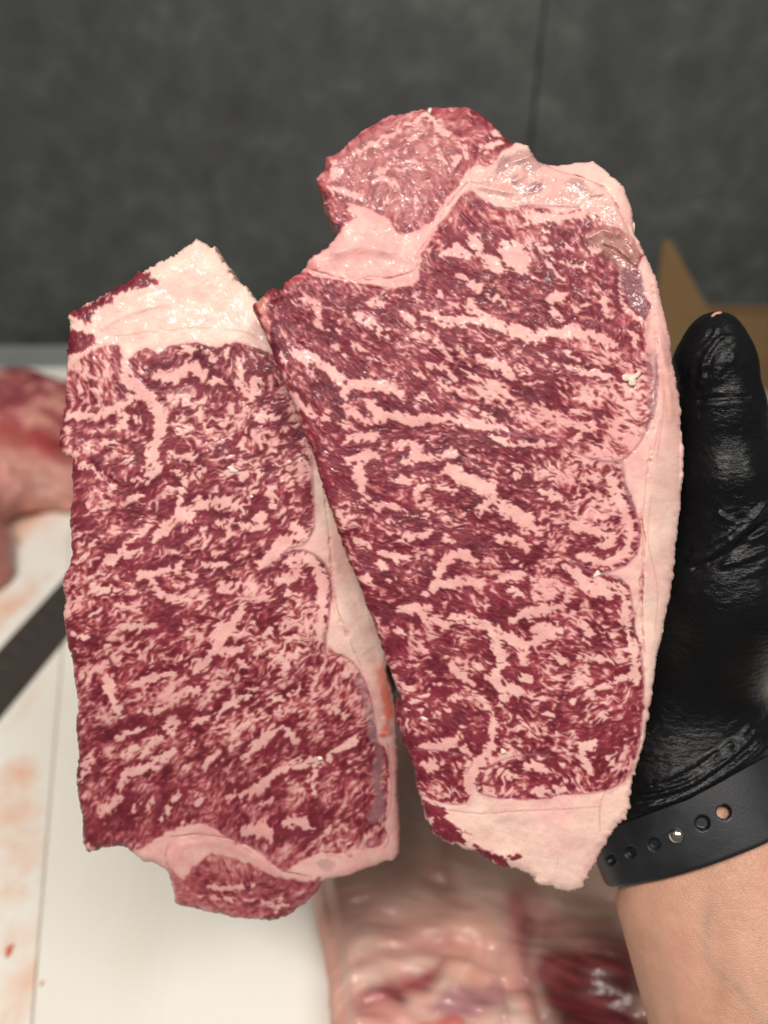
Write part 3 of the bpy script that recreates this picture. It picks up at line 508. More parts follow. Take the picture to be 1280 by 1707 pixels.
  (14,[(842,1062),(875,1076),(872,1104)]),(15,[(890,1050),(925,1048),(881,1073)]),(9,[(944,1108),(923,1095)]),(11,[(972,1037),(983,1065)]),(6,[(967,1094),(1019,1100)]),(14,[(837,1129),(855,1151),(870,1156)]),(12,[(870,1127),(882,1132)]),(8,[(911,1190),(922,1195)]),(6,[(1023,1134),(1058,1123)]),(5,[(982,1151),(1019,1139)]),(12,[(969,1240),(988,1249)]),(8,[(946,1162),(957,1167)]),(7,[(1000,1196),(1012,1192)]),(11,[(1003,990),(1020,992)]),
  (15,[(822,1230),(817,1248),(798,1272),(785,1290),(782,1311),(790,1340)]),(11,[(693,1247),(752,1247),(790,1260)]),(12,[(704,1274),(737,1279)]),(13,[(868,1283),(896,1278),(918,1297)]),(11,[(835,1296),(859,1295)]),(12,[(968,1247),(975,1269),(986,1297)]),(10,[(1012,1264),(1032,1282)]),(8,[(888,1321),(942,1318)]),(10,[(986,1238),(994,1242)]),
  (13,[(1012,785),(1030,825),(1048,868),(1048,908),(1028,932),(998,938),(962,924)]),(11,[(985,968),(1024,977),(1041,998),(1045,1050),(1056,1090),(1060,1140)]),(9,[(985,705),(960,730)]),
  (11,[(546,312),(571,320),(603,329)]),(12,[(559,270),(555,298)]),(9,[(587,259),(626,237),(654,223),(693,200),(711,190)]),(9,[(711,190),(737,217),(764,237),(782,244)]),(7,[(622,290),(642,280),(674,280),(693,270),(708,290)]),(11,[(622,302),(646,300),(664,312)]),(8,[(773,256),(759,268)]),(14,[(580,345),(605,352),(630,360)]),(7,[(672,235),(700,225)]),(6,[(640,255),(680,252)]),(6,[(725,230),(735,260),(760,262)]),(6,[(820,205),(830,225)]),(9,[(800,250),(835,235)]),(5,[(650,320),(640,345)]),(5,[(690,330),(700,355)])],
 lean=[(7,[(640,765),(640,790),(645,815)]),(8,[(865,630),(885,634),(900,630)]),(5,[(848,604),(858,620),(875,630),(895,628)]),(9,[(770,360),(785,382),(800,378)]),(6,[(820,395),(825,420)]),(7,[(790,452),(815,460),(838,466)]),(6,[(782,342),(800,365),(810,385)]),(7,[(1030,455),(1015,452)]),(5,[(905,345),(940,350),(965,346)])],
 lines=[((1.6,PURPLE,.65),[(850,722),(885,728),(923,733),(955,747),(976,761),(1006,769),(1029,768),(1043,763),(1065,739),(1081,706),(1088,682),(1094,640),(1094,610)]),((3.0,PUR2,.5),[(1078,715),(1088,682),(1093,650),(1094,600)]),((3.5,PUR2,.5),[(1020,775),(1036,772),(1039,794),(1045,817),(1056,846)]),((1.7,PURPLE,.6),[(1043,812),(1060,855),(1067,882),(1063,917),(1048,937),(1019,953),(990,955),(966,943),(949,936)]),((1.5,PURPLE,.5),[(1000,957),(1031,963),(1048,981),(1054,1010),(1057,1051)]),((1.4,PURPLE,.5),[(1057,1051),(1068,1088),(1073,1139),(1071,1183),(1066,1235),(1047,1292),(1018,1315),(975,1324),(942,1324),(890,1333),(831,1331)]),
  ((1.2,PURPLE,.6),[(831,1331),(800,1322),(795,1306),(810,1285),(835,1268),(880,1258),(920,1262)]),((1.0,PURPLE,.6),[(690,1250),(750,1254),(786,1268),(776,1290)]),((1.0,PURPLE,.5),[(701,1324),(726,1335),(758,1342),(778,1340)]),
  ((1.0,REDL,.6),[(905,273),(935,286),(970,295),(1000,310),(1020,330),(1035,360),(1052,395),(1064,412)]),((1.0,REDL,.45),[(1100,700),(1092,740),(1080,780),(1074,830),(1070,880)]),((.9,REDL,.5),[(1108,650),(1104,700),(1095,760)]),((1.4,REDL,.6),[(1069,860),(1074,900),(1072,940),(1070,990),(1071,1040),(1074,1085)]),((1.0,REDL,.35),[(1085,830),(1080,900),(1096,980),(1092,1050)]),
  ((1.0,REDL,.6),[(700,425),(690,450),(650,462),(615,460),(590,468)]),((.9,REDL,.6),[(745,360),(712,400),(694,425),(690,432)]),((.9,REDL,.45),[(575,435),(580,458),(600,470)]),((.9,REDL,.4),[(780,300),(760,325),(730,352)]),((1.0,PURPLE,.6),[(790,322),(820,342),(850,347),(872,342),(905,343),(966,345)]),((.9,PURPLE,.55),[(785,302),(800,305),(830,295),(850,270)]),((.9,PURPLE,.5),[(958,360),(945,372),(960,374),(985,366)]),((1.2,PURPLE,.6),[(972,388),(975,420),(960,440)]),
  ((1.0,REDL,.5),[(740,1351),(800,1357),(860,1353),(930,1350),(1000,1345)]),((1.,REDL,.5),[(1066,1272),(1040,1300),(1012,1318),(1000,1345),(1000,1385)]),((.8,REDL,.3),[(930,1430),(925,1455)])],
 film=[(((.50,.215,.19),.42,.5,-55,14),[(800,300),(838,252),(880,246),(905,276),(960,300),(1010,322),(1045,380),(1020,400),(960,352),(880,340),(820,335)]),(((.52,.25,.23),.22,.35,75,16),[(560,255),(640,200),(720,190),(770,240),(740,310),(690,375),(650,365),(570,345),(545,300)]),(((.27,.11,.13),.95,.22,35,7),[(1034,447),(1069,447),(1074,493),(1086,515),(1073,529),(1053,510),(1040,492),(1030,468)]),(((.44,.21,.18),.75,.12,-35,8),[(978,387),(1000,380),(1030,384),(1063,407),(1067,445),(1033,446),(1003,420),(985,410)]),(((.42,.22,.20),.5,.05,0,6),[(995,392),(1015,396),(1012,415),(998,410)]),
  (((.33,.15,.16),.8,.2,-60,4),[(828,290),(826,275),(840,258),(852,268),(842,286)]),(((.33,.15,.16),.8,.2,-60,4),[(846,305),(850,290),(866,288),(862,308)]),(((.33,.15,.16),.8,.2,-60,4),[(873,325),(878,308),(900,302),(902,318)]),(((.44,.23,.22),.65,.25,-30,5),[(942,310),(952,298),(985,305),(978,325),(960,328)]),(((.42,.21,.21),.65,.2,70,5),[(843,262),(880,246),(905,276),(880,290),(860,276)]),(((.55,.33,.30),.4,.15,-40,8),[(1010,340),(1030,350),(1052,390),(1030,380)]),
  (((.42,.22,.22),.5,.1,90,4),[(1082,590),(1096,592),(1096,690),(1084,690)]),(((.55,.30,.28),.5,.2,85,4),[(1100,545),(1112,560),(1120,610),(1106,606)]),(((.62,.30,.24),.45,.1,60,6),[(1100,620),(1122,640),(1128,690),(1106,700)]),(((.70,.26,.20),.65,0,0,4),[(424,500),(440,492),(446,520),(450,560),(436,540)]),(((.55,.10,.10),.5,.1,50,5),[(520,432),(500,452),(480,470),(470,485),(500,470),(530,448)]),(((.28,.05,.07),.6,.1,60,4),[(548,360),(556,376),(566,384),(582,366),(574,358)]),(((.5,.12,.12),.45,.1,0,6),[(530,285),(545,285),(548,320),(532,315)]),(((.50,.08,.10),.5,0,0,5),[(1025,525),(1050,515),(1050,540),(1030,540)]),(((.62,.26,.2),.45,0,0,9),[(800,1033),(830,1044),(840,1062),(815,1050)]),(((.5,.10,.11),.45,.1,20,5),[(800,505),(825,512),(845,530),(820,528)])],
 groove=[((2.0,7.0),[(1069,868),(1074,900),(1072,940),(1069,990),(1070,1040),(1074,1080)]),((1.6,3.0),[(1074,1080),(1073,1139),(1071,1200),(1060,1265),(1012,1318)]),((1.8,3.5),[(1093,560),(1096,620),(1094,690),(1080,780),(1072,830),(1069,868)]),((1.6,2.5),[(905,273),(935,286),(970,295),(1000,310),(1020,330),(1040,365),(1064,412),(1085,470),(1092,520),(1093,560)]),((1.5,2.0),[(785,300),(750,340),(712,400),(696,430),(690,450),(650,464),(600,468),(560,462),(510,448)]),((1.6,.5),[(740,1351),(800,1357),(860,1353),(930,1350)])],
 ridge=[((7,3),[(985,394),(1003,384),(1030,390)]),((3,3),[(1008,405),(1030,412),(1050,428)]),((3,2.5),[(1040,425),(1060,440)]),((6,2),[(858,300),(872,291)]),((6,2),[(886,312),(900,302)]),((3,2.5),[(705,297),(715,292)]),((4,2.5),[(500,567),(515,562)]),((4,2.5),[(772,352),(792,372)]),((3,2.5),[(985,325),(1003,322)]),((5,2.5),[(455,500),(475,486)]),((5,3.5),[(1078,530),(1072,560),(1080,590)]),((9,3),[(560,420),(600,410),(650,420)]),((4,2),[(600,470),(640,476)]),((7,3),[(800,310),(850,320)]),((5,2.5),[(850,270),(880,260)]),((5,2),[(1100,570),(1115,640),(1120,700)])],
 cap=[(785,300),(750,340),(712,400),(696,430),(690,450),(650,464),(600,468),(560,462),(510,448),(495,470),(400,440),(500,250),(700,150),(900,200),(905,273),(850,270),(830,295)],
 rim=[(905,273),(935,286),(970,295),(1000,310),(1020,330),(1040,365),(1064,412),(1085,470),(1092,520),(1093,560),(1096,620),(1094,690),(1080,780),(1072,830),(1069,868),(1074,900),(1072,940),(1069,990),(1070,1040),(1074,1080),(1073,1139),(1071,1200),(1064,1260),(1066,1272),(1120,1280),(1200,900),(1150,500),(1000,240),(905,255)],
 end=[(690,1326),(701,1326),(726,1337),(758,1344),(780,1342),(791,1330),(831,1333),(890,1335),(942,1326),(975,1326),(1018,1317),(1047,1294),(1066,1262),(1120,1280),(1100,1400),(1000,1520),(700,1500),(640,1330)],
)
# ---------------------------------------------------------------- the room: wall, worktop, cutting boards
m_wall, nt, b = mat('dark_slate_panel')
n1 = noise(nt, 3.2, 6, .62, dist=.4); n2 = noise(nt, 26, 5, .6); n3 = noise(nt, 70, 3, .7)
c1 = ramp(nt, n1, [(.30, (.042, .045, .043)), (.52, (.062, .066, .063)), (.72, (.090, .094, .088))])
c2 = mixc(nt, c1, ramp(nt, n2, [(.35, val(.68)), (.58, val(1.04)), (.77, val(1.75))]), .8, 'MULTIPLY')
nt.links.new(mixc(nt, c2, ramp(nt, n3, [(.4, val(.9)), (.75, val(1.35))]), .6, 'MULTIPLY'), b.inputs['Base Color'])
b.inputs['Roughness'].default_value = .62; bump(nt, b, n2, .002, .5)
WALL_Y = 1.03
wall = tag(thing('wall', (0, WALL_Y, 0), None, None), kind='structure')
for xs in (-2.082, -.950, .180, 1.310):
    o = prism('wall_panel', [(xs+.001, WALL_Y, -.9), (xs+1.129, WALL_Y, -.9), (xs+1.129, WALL_Y, 2.4), (xs+.001, WALL_Y, 2.4)], (0, .012, 0), m_wall, None, .0015)
    o.parent = wall; o.matrix_parent_inverse = wall.matrix_world.inverted()
m_gap, nt, b = mat('dark_joint'); nt.links.new(ramp(nt, noise(nt, 8), [(0, val(.012)), (1, val(.02))]), b.inputs['Base Color'])
o = prism('wall_joint', [(-2.1, WALL_Y+.009, -.9), (2.5, WALL_Y+.009, -.9), (2.5, WALL_Y+.009, 2.4), (-2.1, WALL_Y+.009, 2.4)], (0, .02, 0), m_gap)
o.parent = wall; o.matrix_parent_inverse = wall.matrix_world.inverted()

m_top, nt, b = mat('brushed_worktop')
nt.links.new(ramp(nt, noise(nt, 14, 4), [(.3, (.27, .29, .27)), (.7, (.36, .38, .36))]), b.inputs['Base Color'])
b.inputs['Metallic'].default_value = .25; b.inputs['Roughness'].default_value = .45
tag(prism('worktop', [(-1.4, -.12, -.04), (1.4, -.12, -.04), (1.4, 1.005, -.04), (-1.4, 1.005, -.04)], (0, 0, .04), m_top, None, .004), kind='structure')

BZ = 0.02
def board_material(seed):
    m, nt, b = mat('white_polyethylene')
    tc = coords(nt); mp = node(nt, 'ShaderNodeMapping'); mp.inputs['Scale'].default_value = (1, .45, 1); mp.inputs['Location'].default_value = (seed*3.1, seed, 0); mp.inputs['Rotation'].default_value = (0, 0, .12)
    nt.links.new(tc, mp.inputs[0]); v = mp.outputs[0]
    base = ramp(nt, noise(nt, 9, 4, .55, v), [(.3, (.80, .775, .70)), (.7, (.85, .83, .76))])
    blood = noise(nt, 15 if seed else 7, 5, .62, v, .6); film = noise(nt, 5, 3, .5, v)
    lo = .49 if seed else .58
    base = mixc(nt, base, (.74, .56, .40), ramp(nt, film, [(.48, val(0)), (.75, val(.25 if seed else .25))]))
    base = mixc(nt, base, (.70, .30, .14) if seed else (.70, .42, .28), ramp(nt, blood, [(lo, val(0)), (lo+.20, val(.72 if seed else .28))]))
    if seed:
        wv = noise(nt, 70, 4, .65)
        for px, py, r, a in ((28, 1290, .017, .62), (20, 1360, .022, .60), (40, 1430, .018, .50), (12, 1490, .014, .40), (40, 1640, .016, .50), (14, 1010, .016, .55), (50, 1560, .010, .3)):
            c = on_z(px, py, BZ); vm = node(nt, 'ShaderNodeVectorMath', operation='DISTANCE'); nt.links.new(tc, vm.inputs[0]); vm.inputs[1].default_value = tuple(c)
            md = node(nt, 'ShaderNodeMath', operation='MULTIPLY_ADD'); nt.links.new(wv, md.inputs[0]); md.inputs[1].default_value = r*2.2; nt.links.new(vm.outputs['Value'], md.inputs[2])
            dv = node(nt, 'ShaderNodeMath', operation='DIVIDE'); nt.links.new(md.outputs[0], dv.inputs[0]); dv.inputs[1].default_value = r*2.6
            base = mixc(nt, base, (.78, .34, .17), ramp(nt, dv.outputs[0], [(.35, val(a)), (.85, val(0))]))
    nt.links.new(base, b.inputs['Base Color']); b.inputs['Roughness'].default_value = .42
    scr = node(nt, 'ShaderNodeTexWave', Scale=60, Distortion=9, Detail=3); nt.links.new(v, scr.inputs[0])
    bump(nt, b, scr.outputs['Fac'], .0003, .4)
    return m
sA = on_z(np.array([92, 50]), np.array([1230, 1740]), BZ); sd_ = (sA[1]-sA[0]); sd_ /= np.linalg.norm(sd_)
far_ = sA[0]-sd_*((sA[0][1]-.885)/sd_[1]) if True else None
far_ = sA[0]+sd_*((.885-sA[0][1])/sd_[1]); nea = sA[0]+sd_*((.0-sA[0][1])/sd_[1])
gap = np.array([.0002, 0, 0]); dn = (0, 0, -.019)
for nm, pts, sdn, lab in (('cutting_board', [far_-gap, nea-gap, nea-gap+(-.42, 0, 0), far_-gap+(-.42, 0, 0)], 1, 'stained white cutting board along the left edge, smeared orange with meat juice'),
                          ('cutting_board', [far_+gap, far_+gap+(.78, 0, 0), nea+gap+(.78, 0, 0), nea+gap], 0, 'wide clean white cutting board under the big meat slab')):
    tag(prism(nm, [np.array(p) for p in pts], dn, board_material(sdn), None, .0012, 2), lab, 'cutting board', 'white cutting boards on the worktop')

# a thin film of meat juice soaked in on the left board: small drops with their own edges
m_juice, nt, b = mat('meat_juice'); nt.links.new(ramp(nt, noise(nt, 300, 3), [(.3, (.50, .10, .04)), (.7, (.66, .20, .09))]), b.inputs['Base Color'])
b.inputs['Roughness'].default_value = .2
bm = bmesh.new(); rr = np.random.default_rng(4)
for px, py, r in ((15, 1585, 9), (70, 1640, 4)):
    c = on_z(px, py, BZ+.0003); vs = []
    for k in range(14):
        a = k/14*2*math.pi; q = r*.00022*(1+.35*rr.standard_normal()*.6)
        vs.append(bm.verts.new((c[0]+q*math.cos(a), c[1]+q*1.5*math.sin(a), c[2])))
    bm.faces.new(vs)
for f in bm.faces: f.normal_update()
o = bm_obj('juice_drops', bm, m_juice); tag(o, kind='stuff')

# ---------------------------------------------------------------- cardboard box behind the hand
m_card, nt, b = mat('brown_cardboard')
tc = coords(nt); mp = node(nt, 'ShaderNodeMapping'); mp.inputs['Scale'].default_value = (1, 1, 14); nt.links.new(tc, mp.inputs[0])
cc = ramp(nt, noise(nt, 30, 4, .6, mp.outputs[0]), [(.3, (.150, .086, .033)), (.7, (.195, .115, .047))])
nt.links.new(cc, b.inputs['Base Color']); b.inputs['Roughness'].default_value = .8
bx = thing('cardboard_box', on_y(1205, 660, .86), 'open brown cardboard box standing at the right behind the gloved hand', 'box')
def cp(name, pts, ax, lab=None):
    o = prism(name, pts, ax, m_card, None, .0008); o.parent = bx; o.matrix_parent_inverse = bx.matrix_world.inverted()
    if lab: o['label'] = lab
    return o
fy = .86
c0 = on_y(1193, 527, fy); zt = c0[2]; x0b = c0[0]; wx = .42; dy = .036
cp('panel', [(x0b, fy, .001), (x0b+wx, fy, .001), (x0b+wx, fy, zt), (x0b, fy, zt)], (0, .004, 0))
cp('panel', [(x0b, fy+.0045, .001), (x0b, fy+dy, .001), (x0b, fy+dy, zt), (x0b, fy+.0045, zt)], (.004, 0, 0))
cp('panel', [(x0b+wx-.004, fy+.0045, .001), (x0b+wx-.004, fy+dy, .001), (x0b+wx-.004, fy+dy, zt), (x0b+wx-.004, fy+.0045, zt)], (.004, 0, 0))
cp('panel', [(x0b+.0045, fy+dy-.004, .001), (x0b+wx-.0045, fy+dy-.004, .001), (x0b+wx-.0045, fy+dy-.004, zt), (x0b+.0045, fy+dy-.004, zt)], (0, .004, 0))
cp('panel', [(x0b+.0045, fy+.0045, .001), (x0b+wx-.0045, fy+.0045, .001), (x0b+wx-.0045, fy+dy-.0045, .001), (x0b+.0045, fy+dy-.0045, .001)], (0, 0, .004))
fa = on_y(1110, 398, fy+.02)
fb = on_y(1085, 560, fy+.02)
cp('flap', [(x0b-.003, fy+.002, zt-.002), tuple(fa+(.004, .0, .0)), tuple(fa+(-.004, 0, -.004)), tuple(fb), (fb[0], fb[1], .002), (x0b-.003, fy+.002, .002)], (0, -.004, 0), 'corner flap bent to the left')

# ---------------------------------------------------------------- knife on the board
def steel(name, col, rough, metal):
    m, nt, b = mat(name); tc = coords(nt); mp = node(nt, 'ShaderNodeMapping'); mp.inputs['Scale'].default_value = (4, 90, 4); nt.links.new(tc, mp.inputs[0])
    n = noise(nt, 20, 4, .6, mp.outputs[0]); nt.links.new(ramp(nt, n, [(.3, tuple(c*.8 for c in col)), (.7, tuple(c*1.15 for c in col))]), b.inputs['Base Color'])
    b.inputs['Metallic'].default_value = metal; b.inputs['Roughness'].default_value = rough; return m
kz = BZ+.012
e1 = on_z(np.array([0, 105]), np.array([1083, 968]), kz); e2 = on_z(np.array([0, 109]), np.array([1196, 1064]), BZ+.002)
ud = e1[1]-e1[0]; ud /= np.linalg.norm(ud)
kroot = thing('knife', tuple(e1[0]), 'long dark steel slicing knife with oval dimples, lying on the cutting board at the left', 'knife')
w_ = np.linalg.norm((e2[0]-e1[0])-((e2[0]-e1[0])@ud)*ud); vd = (e2[0]-e1[0])-((e2[0]-e1[0])@ud)*ud; vd /= np.linalg.norm(vd)
nrm = np.cross(vd, ud); nrm /= np.linalg.norm(nrm); nrm = nrm if nrm[2] > 0 else -nrm
nu, nv = 220, 50; Lb0, Lb1 = -.05, .17
uu = np.linspace(Lb0, Lb1, nu); vv = np.linspace(0, 1, nv); UU, VV = np.meshgrid(uu, vv, indexing='ij')
wid = w_*np.where(UU > Lb1-.05, np.sqrt(np.clip(1-((UU-(Lb1-.05))/.05)**2, .002, 1)), 1.0)
rel = .0012*(1-VV)
for k in range(14):
    cu = Lb0+.004+k*.0155
    for cv in (.30,):
        q = ((UU-cu)/.0042)**2+((VV-cv)/.20)**2; rel = rel-.0004*np.clip(1-q, 0, 1)
Pt = e1[0]+UU[..., None]*ud+(VV*wid)[..., None]*vd+rel[..., None]*nrm
Pb = e1[0]+UU[..., None]*ud+(VV*wid)[..., None]*vd-(.0012*(1-VV))[..., None]*nrm
ii = np.arange(nu*nv).reshape(nu, nv)
Qt = np.stack([ii[:-1, :-1], ii[1:, :-1], ii[1:, 1:], ii[:-1, 1:]], -1).reshape(-1, 4)
ring = np.concatenate([ii[:, 0], ii[-1, 1:], ii[-2::-1, -1], ii[0, -2:0:-1]]); nx_ = np.roll(ring, -1); off = nu*nv
Qs = np.stack([ring, nx_, nx_+off, ring+off], -1)
o = mesh_obj('blade', np.concatenate([Pt.reshape(-1, 3), Pb.reshape(-1, 3)])-np.array(kroot.location), np.concatenate([Qt, Qt[:, ::-1]+off, Qs]), steel('dark_blade_steel', (.115, .095, .082), .42, .7)); o.parent = kroot
m_h, nt, b = mat('black_handle'); nt.links.new(ramp(nt, noise(nt, 60), [(0, val(.012)), (1, val(.03))]), b.inputs['Base Color']); b.inputs['Roughness'].default_value = .5
hp = [e1[0]+ud*a+vd*c for a, c in ((-.052, .004), (-.052, w_*.75), (-.10, w_*.72), (-.165, w_*.85), (-.175, w_*.5), (-.165, .002), (-.10, .006))]
o = prism('handle', [p-nrm*.008 for p in hp], tuple(nrm*.017), m_h, None, .003, 3); o.parent = kroot; o.matrix_parent_inverse = kroot.matrix_world.inverted()

# ---------------------------------------------------------------- big pieces of beef lying on the boards
def colour_field(P, seed, pal, scale):
    """patchy meat colours from smooth 3-D value noise"""
    r = np.random.default_rng(seed); out = np.zeros(len(P))
    for o_, (f, a) in enumerate(((scale, 1.), (scale*2.3, .55), (scale*5.1, .35), (scale*11, .22))):
        g = r.standard_normal((24, 24, 24)).astype(np.float32); q = (P*f+r.uniform(0, 20, 3)) % 23
        i = q.astype(int); t = q-i; t = t*t*(3-2*t); s = 0
        for dx in (0, 1):
            for dy_ in (0, 1):
                for dz in (0, 1):
                    w = (t[:, 0] if dx else 1-t[:, 0])*(t[:, 1] if dy_ else 1-t[:, 1])*(t[:, 2] if dz else 1-t[:, 2])
                    s = s+w*g[(i[:, 0]+dx) % 24, (i[:, 1]+dy_) % 24, (i[:, 2]+dz) % 24]
        out += a*s
    return out
def lump(name, prims, lo, hi, h, seed, paint, label, k=.012, rough=(.006, 24)):
    lo = np.array(lo); n = np.ceil((np.array(hi)-lo)/h).astype(int)
    G = np.stack(np.meshgrid(*[lo[i]+np.arange(n[i])*h for i in range(3)], indexing='ij'), -1).astype(np.float32)
    f = None
    for p in prims:
        d = p(G); f = d if f is None else smin(f, d, k)
    nz = colour_field(G.reshape(-1, 3), seed+1, None, rough[1]).reshape(f.shape)
    f = f+nz*rough[0]*.5
    f = np.maximum(f, (BZ+.0006)-G[..., 2])
    V, Q = surface_nets(f, lo, h); V = relax(V, Q, 3)
    V[:, 2] = np.maximum(V[:, 2], BZ+.0006)
    rgb, ro = paint(V)
    root = V.mean(0); root[2] = BZ
    o = mesh_obj(name, V-root, Q, m_back, None, np.clip(rgb, .004, .9), ro); o.location = tuple(root)
    return tag(o, label, 'raw beef')
m_back = meat_material('raw_beef_joint', .15, .6, 1.6)
A_ = lambda *c: np.array(srgb(*c))
def paintL(V):
    px, py, _ = to_px(V); n = colour_field(V, 31, None, 30)[:, None]; m = colour_field(V, 32, None, 70)[:, None]
    red, dark, fat, gry = A_(176, 96, 98), A_(142, 62, 68), A_(214, 150, 136), A_(186, 134, 122)
    t = np.clip(.5+.35*n+.2*m, 0, 1); c = dark*(1-t)+red*t
    fk = sstep(.75, 1.15, m[:, 0]+.5*np.exp(-(((px-75)/30)**2+((py-690)/30)**2))*2.2)[:, None]; c = c*(1-fk)+fat*fk
    low = sstep(725, 775, py-(px-50)*.25+10*n[:, 0])[:, None]; fatmix = np.clip(.55+.4*m-.2*n, 0, 1)
    g = gry*(1-fatmix)+fat*fatmix; c = c*(1-low)+g*low
    c2 = sstep(8, 34, np.abs(py-735-(px-50)*.25)); c = c*(c2[:, None])+A_(170, 60, 56)*(1-c2[:, None])*.55+c*.45*(1-c2[:, None])
    lb = sstep(55, 20, px)*sstep(770, 830, py); c = c*(1-lb[:, None]*.6)+A_(166, 100, 98)*lb[:, None]*.6
    return c, np.full(len(V), .38)
q0 = on_z(30, 905, BZ); q1 = on_z(60, 760, .05)
lump('beef_joint', [lambda G: ball(G, (-.42, .66, .046), (.130, .13, .050)), lambda G: ball(G, (-.335, .66, .048), (.05, .08, .040)), lambda G: ball(G, (-.30, .605, .034), (.065, .04, .024)), lambda G: ball(G, (-.42, .57, .045), (.10, .07, .048)),
                    lambda G: cone(G, (-.385, .56, .045), (-.318, .475, .026), .042, .022)],
     (-.60, .40, BZ-.004), (-.20, .86, .17), .004, 41, paintL, 'whole raw beef joint with dark red lean and pale fat, lying at the far left')
def paintR(V):
    n = colour_field(V, 51, None, 30)[:, None]; m = colour_field(V, 52, None, 60)[:, None]
    fat, pk = A_(232, 205, 186), A_(222, 168, 158); t = np.clip(.5+.4*n+.2*m, 0, 1); c = pk*(1-t)+fat*t
    k = sstep(.60, .66, V[:, 1]+.01*n[:, 0])[:, None]; c = c*(1-k)+A_(120, 40, 44)*k
    return c, np.full(len(V), .4)
lump('beef_joint', [lambda G: cone(G, (.262, .33, .05), (.350, .60, .05), .055, .05), lambda G: cone(G, (.37, .33, .05), (.45, .60, .05), .06, .05)],
     (.16, .22, BZ-.004), (.56, .70, .13), .004, 61, paintR, 'pale fat-covered beef joint at the right edge behind the gloved hand')

